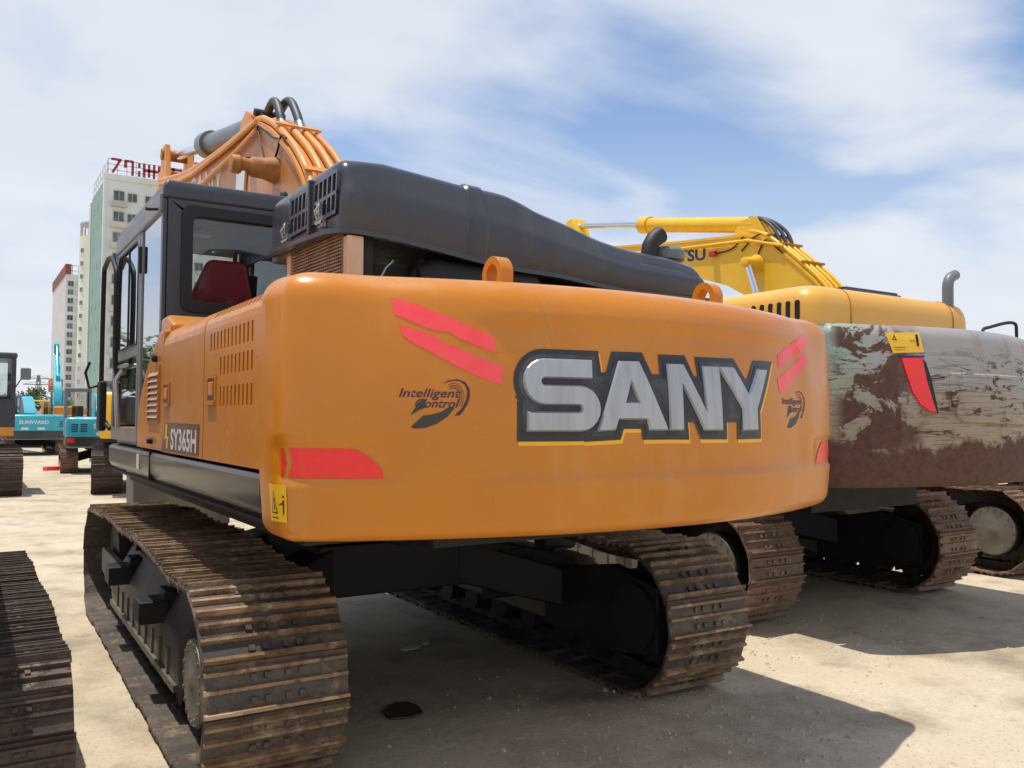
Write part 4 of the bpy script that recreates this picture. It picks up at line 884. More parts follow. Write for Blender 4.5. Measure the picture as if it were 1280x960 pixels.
    put(MB().lathe([(-.31,.08),(.11,.08)], 'x', (0,6.48,5.31), 16), 'pin', M['grease'], arm, smooth=40)
    put(MB().prism([(6.62,1.28),(6.85,1.55),(7.6,1.75),(7.25,1.15),(7.15,.42),(6.95,.14),(6.60,.15)], 'x', -.555, .75), 'bucket', M['frame'], arm, bevel=.03)
    # hoses from the pipe ends over to the cylinder
    for pts in ([(-.165,1.48,4.24),(-.165,1.55,4.32),(-.165,1.63,4.46),(-.16,1.75,4.59),(-.155,1.88,4.64),(-.15,2.05,4.60),(-.14,2.2,4.55),(-.12,2.4,4.53)], [(-.06,1.26,4.16),(-.06,1.35,4.26),(-.06,1.47,4.42),(-.06,1.63,4.58),(-.06,1.80,4.63),(-.06,1.97,4.59),(-.05,2.2,4.55),(-.05,2.4,4.53)]):
        h = put(MB().tube(catmull(pts,6), .040, 10), 'hose', M['hose'], b, smooth=60)
        put(MB().tube([pts[0],pts[1],Vector(pts[1]).lerp(Vector(pts[2]),.3)], .046, 10), 'hose_fitting', M['steel'], h, smooth=60)
    put(MB().box(-.20,.02,2.05,2.45,4.46,4.60).tube([(-.24,2.2,4.62),(.06,2.2,4.62)], .045, 10), 'valve_block', M['soot'], b, bevel=.01)
    g = lambda u, z, h: Vector((-.31-h, 4.9-u, z+.10*(1.7-u)*0+(-.0)))
    bm = text_bm('SANY', 1, .02); fit(bm, 0, 4.0, 1.5, .30, .003)
    gg = lambda u, z, h: Vector((-.31-h, 4.55-u, z+.20*(1-u/1.5)+.02))
    decal(bm, gg, 'boom_lettering', M['white'], b, .2)
def catmull2(pts, n=3): return [(v.y, v.z) for v in catmull([(0,a,b) for a,b in pts], n)]
big_excavator()

# ------------------------------------------------------------------ other excavators
def simple_cab(root, paint, x0=-1.49, x1=-.50, y0=-.35, y1=1.62, zb=1.42, zt=3.15, seat=True):
    cab = put(MB().box(x0, x1, y0, y1, zb, zb+.62), 'cab', paint, root, bevel=.03)
    for x, y in ((x0,y0),(x1-.09,y0),(x0,y1-.11),(x1-.09,y1-.11),(x0,(y0+y1)/2-.1)): put(MB().box(x, x+.09, y, y+.11, zb+.62, zt-.12), 'cab_post', paint, cab, bevel=.015)
    put(MB().box(x0-.02, x1+.02, y0-.02, y1+.02, zt-.13, zt), 'roof', paint, cab, bevel=.05, seg=3)
    a, b = zb+.62, zt-.13
    put(MB().box(x0+.09, x1-.09, y0+.03, y0+.036, a, b), 'rear_window', M['glass_rear'], cab)
    put(MB().box(x0+.09, x1-.09, y1-.05, y1-.044, a, b), 'windshield', M['glass_clear'], cab)
    ym = (y0+y1)/2
    put(MB().box(x0+.02, x0+.026, y0+.11, ym-.1, a, b), 'side_pane', M['glass_side'], cab); put(MB().box(x0+.02, x0+.026, ym+.01, y1-.11, a, b), 'door_pane', M['glass_side'], cab)
    put(MB().box(x1-.03, x1-.024, y0+.11, y1-.11, a, b), 'right_pane', M['glass_clear'], cab)
    if seat: put(MB().box(x0+.28, x1-.28, y0+.55, y0+.72, zb+.6, zb+1.25).box(x0+.25, x1-.25, y0+.6, y0+1.1, zb+.5, zb+.68), 'seat', M['black'], cab, bevel=.04)
    return cab
UP = [(.02,2.15),(.12,2.85),(.30,3.25),(.52,3.58),(.80,3.84),(1.05,4.02),(1.35,4.21),(1.60,4.33),(1.85,4.42),(2.4,4.50),(3.2,4.56),(4.4,4.66),(5.4,4.78),(6.6,4.98)]
LO = [(6.7,4.80),(6.6,4.68),(5.2,4.30),(3.8,3.98),(2.8,3.72),(2.1,3.42),(1.6,3.08),(1.2,2.68),(.9,2.2),(.55,1.75),(.25,1.70)]
def simple_boom(root, paint, arm_paint=None, tilt=0, cx=0):
    """boom, ram, arm and bucket swung up by tilt degrees about the boom foot"""
    c, s = math.cos(R(tilt)), math.sin(R(tilt)); f = lambda p: (.3+(p[0]-.3)*c-(p[1]-1.9)*s, 1.9+(p[0]-.3)*s+(p[1]-1.9)*c)
    b = put(MB().prism([f(p) for p in UP+LO], 'x', cx-.29, cx+.29), 'boom', paint, root, bevel=.02)
    def tb(p, q, r, n, m): a_, b_ = f(p), f(q); put(MB().tube([(cx,)+a_, (cx,)+b_], r, 12), n, m, b, smooth=50)
    tb((2.9,4.75), (5.3,5.2), .12, 'arm_cylinder', paint); tb((5.3,5.2), (7.0,5.6), .055, 'arm_rod', M['chrome'])
    put(MB().prism([f(p) for p in ((2.6,4.45),(3.3,4.5),(3.1,4.9),(2.8,4.9))], 'x', cx-.14, cx+.14), 'cylinder_lug', paint, b)
    for sx in (-.42, .42): put(MB().tube([(cx+sx,)+f((2.0,3.9)), (cx+sx, 1.3, 1.5)], .08, 10), 'boom_cylinder', paint, b, smooth=50)
    a = f((6.9,5.0)); put(MB().prism([f((6.35,4.95)),f((6.8,5.7)),f((7.2,5.7)),f((7.25,4.8)),(a[0]+.3,a[1]-2.6),(a[0]-.05,a[1]-2.6)], 'x', cx-.2, cx+.2), 'arm', arm_paint or paint, root, bevel=.02)
    q = (a[0]+.1, a[1]-2.6); put(MB().prism([(q[0]-.3,q[1]+.1),(q[0]+.5,q[1]),(q[0]+.6,q[1]-.7),(q[0]-.1,q[1]-1.1),(q[0]-.7,q[1]-.6)], 'x', cx-.55, cx+.55), 'bucket', M['grease'], root, bevel=.03)
    return b
def machine(name, loc, rz, label, paint, cwm, cabm, scale=1, mats=('shoe_dark','edge_rust'), W=1.5, tilt=0, joined=False, cab=True, boom=True, zt=2.2, zb=1.22, group=None, ztop=(.03,.035,.02,.055,.03), fine=False, hood=True, hood_top=2.75, rail=None, armp=None, cab_top=3.15):
    root = empty(name, loc, rz, label, 'excavator', group); root.scale = (scale,)*3
    undercarriage(root, mats=mats, joined=joined, ztop=ztop, fine=fine)
    k = CW(zb, zt, .06, .10, recess=False, W=W, xe=W-.25, n=20); c = put(k.mesh(nz=10), 'counterweight', cwm, root, smooth=50)
    put(MB().box(-W+.03, W-.03, -2.66, 1.62, zb+.02, zb+.22).box(-.7,.7,-2.4,1.3,.95,zb+.03), 'revolving_frame', rail or M['rail'], root, bevel=.015)
    z2 = zt-.03
    put(MB().box(-W+.03, -.5, -2.66, -.42, zb+.24, z2), 'side_door', paint, root, bevel=.06, seg=3); put(MB().box(.62, W-.03, -2.66, 1.2, zb+.24, z2), 'tank_body', paint, root, bevel=.06, seg=3)
    for i in range(6): put(MB().box(-W+.024, -W+.032, -2.3+.12*i, -2.23+.12*i, zb+.55, zb+.80), 'louvre', M['black'], root)
    if hood: put(MB().loft([[(x,-2.35+i,zt-.1),(x,-2.35+i,hood_top-.1-i),(x,-2.22+i,hood_top-i),(x,-.95-i,hood_top-i),(x,-.85-i,hood_top-.1-i),(x,-.85-i,zt-.1)] for x,i in ((-min(1.2,W-.25),.06),(-min(1.2,W-.25)+.06,0),(min(1.2,W-.25)-.06,0),(min(1.2,W-.25),.06))]), 'engine_hood', paint, root, bevel=.03)
    if cab: simple_cab(root, cabm, zt=cab_top)
    b = simple_boom(root, paint, armp, tilt) if boom else None
    return root, k, c, b
GR = 'excavators parked around the yard'
# grey-green machine to the right, its upper half in scraped paint
def grey_machine():
    root = empty('excavator', (4.28,.94,0), 0, 'excavator with rust scraped grey green counterweight and yellow hood, right of the ochre one', 'excavator')
    undercarriage(root, mats=('shoe_rust','shoe_rust'))
    k = CW(1.19, 2.405, .05, .09, recess=False, W=1.52, xe=1.30, y0=-3.38); c = put(k.mesh(), 'counterweight', M['k_cw'], root, smooth=45)
    # lower lip, lamp recess panel, labels
    fn = lambda u, z, h: k.at(u, z, h)
    decal(flat([[[(-.56,2.05),(-.555,1.80),(-.535,1.715),(-.46,1.665),(.46,1.645),(.535,1.70),(.555,1.80),(.56,2.05)]]], 0, .022, .012), fn, 'recess_panel', M['k_cw'], c)
    yl = [(-1.115,2.336),(-.805,2.345),(-.785,2.196),(-1.065,2.182)]
    w = decal(flat([[yl]], .002), fn, 'warning_label', M['yellow_lbl'], c)
    tri = [(-1.06,2.28),(-1.02,2.28),(-1.04,2.325)]
    decal(flat([[tri, offset_poly(tri,-.006)], [[(-.845,2.24),(-.825,2.24),(-.822,2.31),(-.848,2.31)]], [arc(-.835,2.32,.012,0,330,8)], [[(-.90,2.275),(-.885,2.275),(-.885,2.283),(-.90,2.283)]], [[(-.875,2.275),(-.86,2.275),(-.86,2.283),(-.875,2.283)]], [[(-1.05,2.222),(-.95,2.226),(-.95,2.231),(-1.05,2.227)]], [[(-1.05,2.205),(-.96,2.207),(-.96,2.211),(-1.05,2.209)]]], .004), fn, 'pictogram', M['ink'], w)['kind'] = 'stuff'
    decal(flat([[[(-1.01,2.150),(-.815,2.155),(-.795,1.99),(-.755,1.84),(-.72,1.745),(-.79,1.755),(-.87,1.80),(-.94,1.90)]]], 0, .012, .004), fn, 'reflector', M['red'], c)
    decal(flat([[[(-.815,2.155),(-.78,2.12),(-.745,1.99),(-.70,1.74),(-.72,1.745),(-.755,1.84),(-.795,1.99)]]], 0, .006, .002), fn, 'reflector_bracket', M['under'], c)
    decal(flat([[[(-1.02,2.165),(-.79,2.172),(-.79,2.157),(-1.01,2.152)]]], 0, .01, .003), fn, 'reflector_bracket', M['navy'], c)
    put(MB().box(-1.46, 1.46, -2.66, 1.60, 1.20, 1.42), 'revolving_frame', M['rail'], root, bevel=.015)
    put(MB().box(-.75,.75,-2.2,1.3,.90,1.2), 'belly_frame', M['soot'], root)
    put(MB().box(-1.48,-.5,-2.66,-.45,1.43,2.36), 'side_door', M['k_hood'], root, bevel=.05, seg=3); put(MB().box(.55,1.48,-2.66,1.1,1.43,2.36), 'tank_body', M['k_hood'], root, bevel=.05, seg=3)
    # hood with rounded corners: rings up in z
    def plan(i, n=6):
        x0, x1, y0, y1, r = -1.33+i, .90-i, -2.68+i, -.65-i, .16-i*.3
        return arc(x1-r,y1-.1+.0,.1,0,90,3)+arc(x0+.1,y1-.1,.1,90,180,3)+arc(x0+r,y0+r,r,180,270,n)+arc(x1-r,y0+r,r,270,360,n)
    rings = [[(x,y,z) for x,y in plan(i)] for z,i in ((2.30,0),(2.58,.0),(2.65,.012),(2.70,.036),(2.735,.08),(2.755,.14),(2.762,.20))]
    h = put(MB().loft(rings), 'engine_hood', M['k_hood'], root, smooth=50)
    for x in (-.86, .58):
        put(MB().tube([(x,-2.683,2.32),(x,-2.683,2.58),(x,-2.67,2.65),(x,-2.645,2.70),(x,-2.60,2.736),(x,-2.54,2.757),(x,-2.3,2.765),(x,-1.0,2.765)], .0055, 6), 'hood_seam', M['grease'], h, smooth=60)
    for i in range(9):                                      # upright slots on its left flank
        y = -2.535+.088*i; z0, z1 = 2.47, 2.625
        put(MB().prism(rrect(y-.022,y+.022,z0,z1,.018,3), 'x', -1.3315, -1.32), 'slot', M['black'], h)
    put(MB().box(-.56,.22,-2.42,-1.95,2.755,2.80).box(-.54,.20,-2.40,-1.97,2.80,2.822), 'air_hatch', M['charcoal'], h, bevel=.012)
    put(MB().tube(catmull([(0.640,-2.6,2.70),(0.640,-2.6,2.86),(0.650,-2.6,2.93),(0.690,-2.6,2.98),(0.760,-2.6,3.01)],5), .048, 14, cap=False).tube([(0.690,-2.6,2.98),(0.758,-2.6,3.009)], .042, 12), 'exhaust_pipe', M['cyl_grey'], root, smooth=50)
    put(MB().lathe([(2.70,.06),(2.735,.055),(2.745,.03)], 'z', (.80,-2.50,0), 16), 'hood_knob', M['black'], h, smooth=40)
    put(MB().tube(catmull([(1.50,-2.44,2.40),(1.50,-2.44,2.56),(1.62,-2.44,2.60),(1.95,-2.44,2.665),(2.10,-2.44,2.66),(2.12,-2.44,2.58),(2.12,-2.44,2.4)],5), .016, 8), 'hand_rail', M['under'], root, smooth=60)
    simple_cab(root, M['cab_paint'], zt=2.72, y0=.2, y1=1.9)
    f = lambda p: (.3+(p[0]-.3)*math.cos(R(-31))-(p[1]-1.9)*math.sin(R(-31)), 1.55+(p[0]-.3)*math.sin(R(-31))+(p[1]-1.9)*math.cos(R(-31)))
    put(MB().prism([f(p) for p in UP+LO], 'x', -.29, .29), 'boom', M['k_yellow'], root, bevel=.02)
    a = f((6.8,4.9)); put(MB().prism([(a[0]-.3,a[1]+.3),(a[0]+.4,a[1]+.35),(a[0]+.9,a[1]-1.2),(a[0]+.5,a[1]-1.3)], 'x', -.2, .2), 'arm', M['k_yellow'], root, bevel=.02)
grey_machine()
# lemon yellow machine beyond it: boom above the hood, left track with hub disc
def lemon_machine():
    root = empty('excavator', (8.55,.95,0), 0, 'lemon yellow excavator at far right, only its raised boom and left track in sight', 'excavator')
    undercarriage(root, mats=('shoe_rust','shoe_rust'))
    k = CW(1.22, 2.25, .06, .1, recess=False, W=1.45, xe=1.2, n=20, y0=-3.0, yseam=-2.4); put(k.mesh(nz=10), 'counterweight', M['k_yellow'], root, smooth=50)
    put(MB().box(-1.42,1.42,-2.4,1.6,1.24,1.45), 'revolving_frame', M['rail'], root, bevel=.015)
    put(MB().box(-1.42,-.5,-2.38,-.4,1.46,2.22).box(.6,1.42,-2.38,1.1,1.46,2.22), 'side_door', M['k_yellow'], root, bevel=.06)
    put(MB().box(-1.1,1.1,-2.2,-.9,2.2,2.45), 'engine_hood', M['k_yellow'], root, bevel=.08)
    simple_cab(root, M['cab_paint'], zt=2.95)
    # boom in world terms: side plane at X = 8.2
    ox, oy = -.35, -.95
    pt = [(1.2,2.3),(1.75,3.0),(2.22,3.66),(2.60,4.03),(2.94,4.32),(3.14,4.475),(3.33,4.60),(3.62,4.70),(4.3,4.77),(5.2,4.86),(6.6,5.02),(8.2,5.22),(8.9,5.3)]
    pb = [(8.95,5.1),(8.2,4.85),(6.4,4.5),(5.2,4.24),(4.62,4.10),(4.1,3.93),(3.6,3.66),(3.2,3.35),(2.8,2.95),(2.4,2.4),(2.0,1.85),(1.4,1.75)]
    sh = lambda L: [(y+oy, z) for y,z in L]
    b = put(MB().prism(sh(pt)+sh(pb), 'x', ox, ox+.46), 'boom', M['k_yellow'], root, bevel=.012)
    top = catmull2(sh(pt)); mb = MB(); mb.loft([[(ox-.02,y,z-.03),(ox-.02,y,z+.012),(ox+.48,y,z+.012),(ox+.48,y,z-.03)] for y,z in top]); put(mb, 'top_plate', M['k_yellow'], b, smooth=30)
    for x, i1 in ((.03,22),(.14,22),(.28,22),(.42,22)):
        pts = []
        for i in range(0, i1):
            a, c2 = top[max(i-1,0)], top[min(i+1,len(top)-1)]; t = Vector((c2[0]-a[0], c2[1]-a[1])).normalized(); pts.append((ox+x, top[i][0]-t.y*.06, top[i][1]+t.x*.06))
        put(MB().tube(pts, .032, 8), 'pipe', M['k_yellow'], b, smooth=60)
    for i in (5, 9, 13, 17):
        p = top[i]; put(MB().bar((ox-.02,p[0]-.06,p[1]+.07), (ox+.48,p[0]-.06,p[1]+.07), .06, .03), 'pipe_clamp', M['grease'], b)
    put(MB().tube([(ox-.03,2.3+oy+.6,4.40),(ox-.04,3.6+oy,4.60),(ox-.04,5.2+oy,4.72),(ox-.04,7.2+oy,4.92)], .028, 8), 'side_pipe', M['k_yellow'], b, smooth=60)
    put(MB().tube([(ox+.23,3.65+oy,4.90),(ox+.23,6.35+oy,5.40)], .135, 18), 'arm_cylinder', M['k_yellow'], b, smooth=50)
    put(MB().tube([(ox+.23,6.25+oy,5.38),(ox+.23,6.48+oy,5.425)], .165, 18), 'cylinder_head', M['k_yellow'], b, smooth=50)
    put(MB().tube([(ox+.23,6.45+oy,5.42),(ox+.23,8.55+oy,5.80)], .06, 12), 'arm_rod', M['chrome'], b, smooth=60)
    put(MB().prism(sh([(3.3,4.6),(4.1,4.7),(3.9,5.0),(3.55,5.02)]), 'x', ox+.10, ox+.36), 'cylinder_lug', M['k_yellow'], b, bevel=.015)
    arm = put(MB().prism(sh([(8.2,5.1),(8.4,5.7),(8.55,5.95),(8.75,5.9),(9.0,5.3),(9.5,3.6),(9.5,1.8),(9.3,1.8),(8.9,3.6),(8.6,4.7)]), 'x', ox+.06, ox+.42), 'arm', M['k_yellow'], root, bevel=.02)
    put(MB().prism(sh([(9.2,2.0),(9.9,1.9),(10.1,1.1),(9.5,.5),(8.9,1.1)]), 'x', ox-.2, ox+.86), 'bucket', M['grease'], root, bevel=.03)
    put(MB().lathe([(ox-.30,.05),(ox-.29,.08),(ox-.12,.10),(ox,.16)], 'x', (0,3.45+oy,4.20), 20), 'cylinder_boss', M['k_yellow'], b, smooth=40)
    put(MB().tube([(ox-.2,3.45+oy,4.18),(ox-.2,3.10+oy,3.2)], .06, 12), 'cylinder_rod', M['chrome'], b, smooth=60)
    put(MB().tube([(ox-.2,3.2+oy,3.45),(ox-.2,2.7+oy,1.6)], .10, 12), 'cylinder_barrel', M['k_yellow'], b, smooth=60)
    put(MB().bar((ox-.10,4.35+oy,4.50),(ox-.02,4.35+oy,4.50), .14, .10), 'boom_lamp', M['seat_red'], b, bevel=.02)
    put(MB().tube(catmull([(ox-.02,3.75+oy,4.45),(ox-.03,3.5+oy,4.62),(ox-.03,3.35+oy,4.66)],5), .012, 6).tube(catmull([(ox-.02,3.40+oy,4.35),(ox-.03,3.25+oy,4.55),(ox-.03,3.1+oy,4.45),(ox-.03,2.9+oy,4.28)],5), .012, 6).tube(catmull([(ox-.02,4.3+oy,4.5),(ox-.03,3.95+oy,4.52),(ox-.03,3.7+oy,4.68)],5), .012, 6), 'grease_line', M['black'], b, smooth=60)
    for d in (0, .14, .28):
        put(MB().tube(catmull([(ox+.12+d,3.05+oy,4.46),(ox+.12+d,3.2+oy,4.74),(ox+.14+d*.6,3.5+oy,4.97),(ox+.20+d*.3,3.9+oy,5.02),(ox+.22,4.05+oy,4.95)],6), .030, 8), 'hose', M['hose'], b, smooth=60)
    bm = text_bm('KOMATSU', 1, .03); fit(bm, 0, 0, 1.80, .21, .003)
    decal(bm, lambda u, z, h: Vector((ox-h, 6.38+oy-u, z+4.43+.17*(1-u/1.80))), 'boom_lettering', M['navy'], b, .2)
lemon_machine()
machine('excavator', (-3.30,-.58,0), 0, 'excavator at the near left edge, only the dark dusty right track in sight', M['mach_orange'], M['mach_orange'], M['cab_paint'], W=1.1, mats=('shoe_dark','shoe_dark'), fine=True, ztop=(.03,.035,.02,.055,.03), scale=.75)
# far row
r_, k_, c_, b_ = machine('excavator', (-3.06,17.0,0), math.pi, 'orange excavator with dark cab and round mirror at the far left edge', M['cab_paint'], M['cab_paint'], M['cab_paint'], mats=('shoe_dark','shoe_dark'), boom=False, hood=False, rail=M['mach_orange'], cab_top=3.05)
put(MB().tube([(-1.45,1.7,2.25),(-1.60,1.78,2.52)], .012, 6), 'mirror_stay', M['black'], r_); put(MB().box(-1.76,-1.56,1.74,1.80,2.46,2.72), 'mirror', M['cyl_grey'], r_, bevel=.04)
machine('excavator', (1.72,16.3,0), R(-7.5), 'yellow excavator with pale glass cab, mostly hidden behind the ochre cab', M['k_yellow'], M['k_yellow'], M['cab_grey'], mats=('shoe_dark','shoe_dark'), tilt=-38, cab_top=2.55)
def turquoise(loc, rz, label, sc, tilt, txt, zb, zt, ct, tx, side):
    r, k, c, b = machine('excavator', loc, rz, label, M['turq'], M['turq'], M['cab_grey'], scale=sc, joined=True, tilt=tilt, zt=zt, zb=zb, hood_top=zt+.02, mats=('shoe_rust','shoe_rust'), cab_top=ct)
    fn = k.at; q = zb+(zt-zb)*.36
    decal(flat([[[(-1.74,zb+.01),(1.74,zb+.01),(1.74,q),(-1.74,q)]]], .004), fn, 'dark_band', M['rail'], c)
    for sg in (-1, 1): decal(flat([[[(sg*1.50,zb+.2),(sg*1.22,zb+.2),(sg*1.22,q-.06),(sg*1.50,q-.06)]]], .010), fn, 'reflector', M['red'], c)
    bm = text_bm(txt, 1, .03); fit(bm, tx, q+(zt-q)*.42, 1.40, .2, .006); decal(bm, fn, 'lettering', M['white'], c)
    for d in (.1, .85): decal(flat([[[(tx+d,q+.06),(tx+d+.35,q+.06),(tx+d+.35,q+.17),(tx+d,q+.17)]]], .006), fn, 'label', M['white'], c)
    for i in range(4):
        for s0 in ((-1.35, -1.02) if side < 0 else (1.0, 1.28)): decal(flat([[[(s0,q+.2+.085*i),(s0+.25,q+.2+.085*i),(s0+.25,q+.245+.085*i),(s0,q+.245+.085*i)]]], .005), fn, 'louvre', M['black'], c)
turquoise((1.26,23.9,0), R(-4), 'turquoise excavator nearer the towers with red reflector and grey cab roof', .75, -34, 'SUNWARD', 1.02, 2.2, 3.42, -.55, -1)
turquoise((.05,38.0,0), R(4), 'turquoise excavator farther back, white lettering across its rear', .80, -34, 'SUNWARD', .85, 2.16, 3.25, -.95, 1)
machine('excavator', (2.35,53,0), R(-2), 'turquoise excavator farthest back, only its upright boom showing beside the towers', M['turq'], M['turq'], M['cab_grey'], scale=.72, joined=True, tilt=34, hood=False)
machine('excavator', (1.35,47,0), R(64), 'small yellow excavator far behind the turquoise ones', M['mach_orange'], M['k_yellow'], M['k_yellow'], scale=.8, joined=True, tilt=-30)

# ------------------------------------------------------------------ towers behind the yard
def window_set():
    """one shared set of meshes: frame, pane"""
    f = MB(); w, h, d = .62, 1.25, .10
    f.box(-w,-w+.06,-d,.02,0,h).box(w-.06,w,-d,.02,0,h).box(-w+.06,w-.06,-d,.02,0,.06).box(-w+.06,w-.06,-d,.02,h-.06,h).box(-.03,.03,-d+.01,.01,.06,h-.06)
    fm = f.mesh('window_frame'); fm.materials.append(M['win_frame']); p = MB().box(-w+.02,w-.02,-.05,.0,.02,h-.02).mesh('pane'); p.materials.append(M['win_dark'])
    a = MB().box(-.42,.42,-.5,-.02,0,.55).mesh('ac_unit'); a.materials.append(M['ac']); return fm, p, a
WF, WP, WA = window_set()
def put_window(parent, x, y, z, rz=0, s=1, ac=False):
    o = bpy.data.objects.new('window', WF); COL.objects.link(o); o.parent = parent; o.location = (x,y,z); o.rotation_euler = (0,0,rz); o.scale = (s,1,s)
    p = bpy.data.objects.new('pane', WP); COL.objects.link(p); p.parent = o
    if ac: q = bpy.data.objects.new('ac_unit', WA); COL.objects.link(q); q.parent = o; q.location = (.1,0,-.62)
def tower_main():
    rnd = random.Random(5)
    t = empty('tower_block', (14.3,129.3,0), 0, 'tallest white tower block with green tiled flank and red roof letters', 'building')
    H = 36.7
    put(MB().box(0, 26, 0, 17, 0, H), 'wall', M['facade'], t)
    put(MB().box(-.25, .0, 1.2, 15, 0, H-.6), 'green_flank', M['facade_green'], t)
    put(MB().box(-.42, .02, .0, 1.0, 0, H+.2), 'corner_fin', M['facade'], t); put(MB().box(-.4,.0,15.2,16.9,0,H-1), 'corner_fin', M['facade'], t)
    put(MB().box(-.3,26.2,-.25,0,H-.7,H+.1), 'cornice', M['facade'], t)
    for k in range(12):
        z = 33.0-3.05*k
        put_window(t, 1.6, -.02, z, 0, 1.2, rnd.random() < .7); put_window(t, 3.4, -.02, z, 0, 1.05, rnd.random() < .6)
        for q in range(3, 9): put_window(t, 3.35+2.4*(q-2), -.02, z, 0, 1, rnd.random() < .5)
        put(MB().box(.55,2.6,-.9,-.02,z-.95,z-.80).box(.55,2.6,-.9,-.84,z-.80,z-.15), 'balcony', M['ac'] if k%3 else M['win_frame'], t)
        for q in range(3): put(MB().box(-.28,-.24,3+4.5*q,3.6+4.5*q,z,z+1.0), 'flank_window', M['win_dark'], t)
    mb = MB()
    for x in [0.1+1.25*i for i in range(20)]: mb.box(x-.05,x+.05,.1,.2,H,H+2.4)
    for z in (.8, 1.6, 2.35): mb.box(0,25.5,.1,.2,H+z-.05,H+z+.05)
    for y in [1+2.5*i for i in range(7)]: mb.box(.05,.15,y-.05,y+.05,H,H+2.2)
    for z in (1.0, 2.15): mb.box(.05,.15,.2,16.5,H+z-.05,H+z+.05)
    sg = put(mb, 'sign_frame', M['rail_white'], t)
    def strokes(name, x0, segs):
        m = MB()
        for (a, b, c, d) in segs: m.bar((x0+a,.02,H+.1+b*.86), (x0+c,.02,H+.1+d*.86), .34, .16, up=(0,1,0))
        put(m, name, M['sign_red'], sg)
    strokes('roof_letter', .35, [(.1,2.6,1.5,2.6),(1.3,2.5,.3,.3),(1.9,2.6,3.1,2.6),(3.0,2.6,3.0,.2),(2.0,2.6,2.0,1.4)])
    strokes('roof_letter', 4.1, [(.15,2.5,.15,1.7),(.15,1.2,.15,.2),(.8,2.6,.8,.2),(1.5,2.5,1.5,.3),(2.2,2.6,2.2,.2),(2.9,2.5,2.9,.0),(.8,1.4,2.9,1.4)])
    strokes('roof_letter', 7.8, [(.1,2.4,.1,.3),(.1,2.3,2.4,2.3),(2.4,2.4,2.4,.3),(1.2,2.6,1.2,.2),(.1,.9,2.4,.9)])
    strokes('roof_letter', 11.4, [(.1,2.5,2.6,2.5),(1.3,2.5,1.3,.2),(.1,1.4,2.6,1.4),(.1,.3,2.6,.3)])
tower_main()
def tower_round():
    t = empty('tower_block', (23.0,214.5,0), 0, 'pale green rounded tower between the white tower and the far slab', 'building')
    H = 43.5
    put(MB().lathe([(0,4.6),(14,4.6),(14,4.75),(H,4.75)], 'z', (1.3,2,0), 40), 'wall', M['facade_cream'], t, smooth=30)
    put(MB().box(1.3,16,-2.5,12,0,H-1), 'wing', M['facade_cream'], t)
    put(MB().lathe([(0,4.85),(13.6,4.85)], 'z', (1.3,2,0), 40), 'base_wall', M['facade_pink'], t, smooth=30)
    mb = MB()
    for k in range(24):
        a = 2*math.pi*k/24; x, y = 1.3+4.5*math.cos(a), 2+4.5*math.sin(a); mb.box(x-.12,x+.12,y-.12,y+.12,H,H+3.2)
    mb.lathe([(H+3.0,4.7),(H+3.35,4.7)], 'z', (1.3,2,0), 40); put(mb, 'roof_ring', M['rail_white'], t)
    for k in range(13):
        for a in (-2.7, -2.1): put_window(t, 1.3+4.78*math.cos(a), 2+4.78*math.sin(a), 3+3.05*k, a+math.pi/2, .8)
tower_round()
def tower_far():
    t = empty('tower_block', (27.0,331.4,0), 0, 'far narrow slab tower with red brown roof corner, leftmost of the towers', 'building')
    H = 51.5
    put(MB().box(0,24,0,52,0,H), 'wall', M['facade_pink'], t); put(MB().box(.02,24.3,-.3,.0,0,H), 'front_wall', M['facade'], t)
    put(MB().box(-.25,1.6,-.5,52,H,H+3.6), 'roof_corner', M['brick_red'], t)
    mb = MB()
    for i in range(12): mb.box(1.8+2*i,2.1+2*i,-.2,.1,H,H+3.3)
    for z in (1.2,3.1): mb.box(1.6,24,-.2,.1,H+z,H+z+.25)
    put(mb, 'roof_rail', M['rail_white'], t)
    for k in range(16):
        put_window(t, 1.55, -.32, H-4.2-3.0*k, 0, 1.5, k%2 == 0); put_window(t, 5.6, -.32, H-4.2-3.0*k, 0, 1.4)
        put(MB().box(3.2,3.6,-.6,-.3,H-4.4-3*k,H-2.4-3*k), 'drain_bay', M['ac'], t)
tower_far()
def pylon():
    p = empty('power_pylon', (16.0,279,0), R(20), 'grey lattice power pylon far off below the towers', 'pylon')
    mb = MB(); h = 13.5
    for sx in (-1,1):
        for sy in (-1,1): mb.bar((sx*1.3,sy*1.3,0),(sx*.25,sy*.25,h), .16, .16)
    for k in range(6):
        z0, z1 = h*k/6, h*(k+1)/6; w0, w1 = 1.3-1.05*k/6, 1.3-1.05*(k+1)/6
        for sy in (-1,1): mb.bar((-w0,sy*w0,z0),(w1,sy*w1,z1),.1,.1); mb.bar((w0,sy*w0,z0),(-w1,sy*w1,z1),.1,.1)
    put(mb, 'mast', M['cyl_grey'], p)
    for z, w in ((12.6,3.2),(10.8,4.2)): put(MB().bar((-w,0,z),(w,0,z),.2,.25).bar((-w,0,z),(0,0,z+1),.1,.1).bar((w,0,z),(0,0,z+1),.1,.1), 'cross_arm', M['cyl_grey'], p)
pylon()
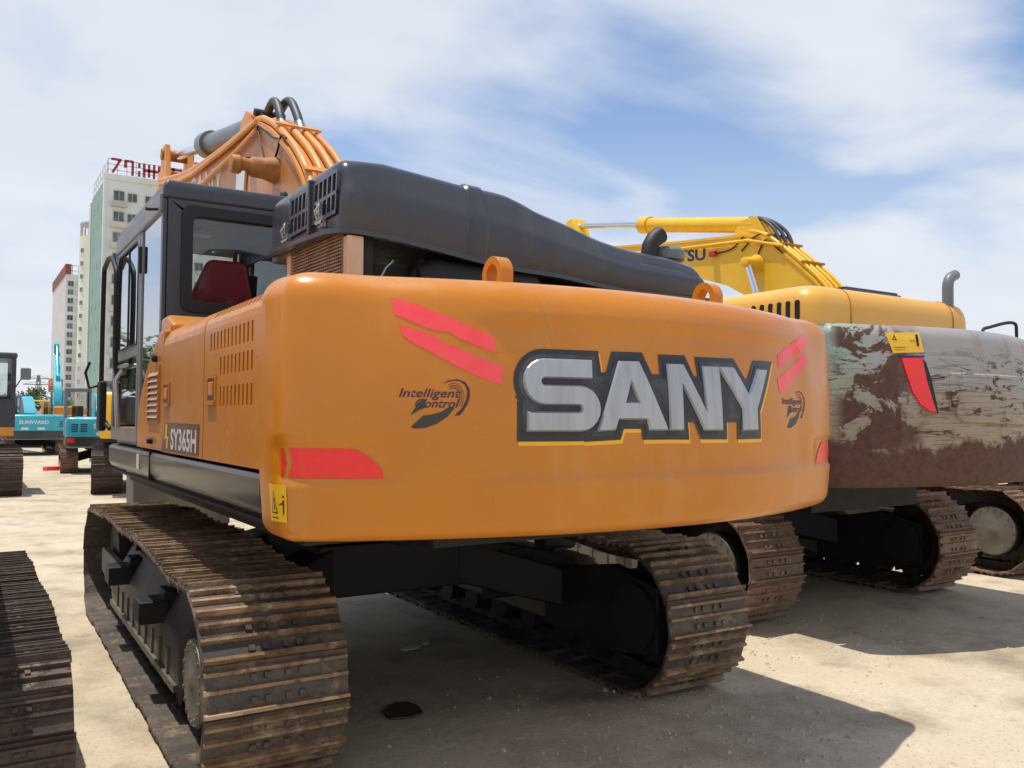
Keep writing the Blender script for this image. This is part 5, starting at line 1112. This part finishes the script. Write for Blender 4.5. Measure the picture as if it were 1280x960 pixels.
def tree(loc, h, wr, seed, label, group=None, n=2600):
    rnd = random.Random(seed); t = empty('tree', loc, rnd.random()*6, label, 'tree', group)
    mb = MB(); mb.tube([(0,0,0),(.05*h*.3,0,h*.3),(.02,.03*h,h*.62)], [h*.035,h*.026,h*.012], 8)
    cl = []
    for k in range(16):
        a = rnd.random()*6.28; r = wr*math.sqrt(rnd.random())*.8; z = h*(.42+.5*rnd.random()*(1-.35*r/wr)); p = (r*math.cos(a), r*math.sin(a), z); cl.append((p, wr*rnd.uniform(.25,.45)))
        if k < 7: mb.tube([(0,0,h*(.25+.03*k)),(p[0]*.5,p[1]*.5,h*.4+(z-h*.4)*.5),p], [h*.014,h*.009,h*.003], 5)
    put(mb, 'trunk', M['bark'], t, smooth=60)
    lf = MB(); s = h*.028
    for i in range(n):
        c, r = cl[rnd.randrange(len(cl))]; v = Vector((rnd.gauss(0,1), rnd.gauss(0,1), rnd.gauss(0,.8))).normalized()*r*rnd.random()**.4; p = Vector(c)+v
        a = Vector((rnd.gauss(0,1),rnd.gauss(0,1),rnd.gauss(0,1))).normalized(); b = a.orthogonal().normalized(); q = s*rnd.uniform(.6,1.4)
        lf.add([p-a*q, p+b*q*.55, p+a*q, p-b*q*.55], [(0,1,2,3)])
    put(lf, 'crown', M['leaf'], t)
for i, (x, y, h, w, lb) in enumerate(((5.2,128,6.2,3.2,'bushy tree far off under the pylon, left of the two in the gap'),(7.6,120,5.2,2.8,'low green tree far off beside the tall turquoise boom'),
        )): tree((x,y,0), h, w, i, lb, 'trees beyond the yard', 1600)
for i in range(11):
    tree((-5.6-2.6*i+(i%2)*1.2, 38+2.6*(i%3), 0), 5.4+.9*((i*7)%4)/2, 2.9, 20+i, 'leafy tree of the row off to the left of the yard', 'tree row left of the yard', 2200)
# ------------------------------------------------------------------ odds and ends on the ground
def slab(name, x, y, w, d, h, rz, m, label, cat, jag=7):
    rnd = random.Random(int(x*100)); P_ = [(w*math.cos(a)*rnd.uniform(.8,1.1), d*math.sin(a)*rnd.uniform(.8,1.1)) for a in [2*math.pi*k/jag for k in range(jag)]]
    o = put(MB().loft([[(a,b,0) for a,b in P_], [(a*.97,b*.97,h) for a,b in P_]]), name, m, bevel=min(.01,h*.3), loc=(x,y,.002), rot=(0,0,rz)); return tag(o, label, cat)
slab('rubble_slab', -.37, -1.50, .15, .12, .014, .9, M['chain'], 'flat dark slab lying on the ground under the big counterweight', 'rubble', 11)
slab('painted_sun_spot', .26, -.30, .10, .05, .006, .2, M['white'], 'larger painted sun spot on shaded ground behind the left track', 'painted_sun_spot', 5)  # pale plates stand in for sunlight falling through gaps under the machine
slab('painted_sun_spot', .42, -.24, .05, .03, .006, .9, M['white'], 'small painted sun spot just right of the larger one', 'painted_sun_spot', 5)
slab('rag', -.14, 24.1, .32, .16, .12, .3, M['red2'], 'crumpled red rag on the ground beside the turquoise track', 'rag', 8)
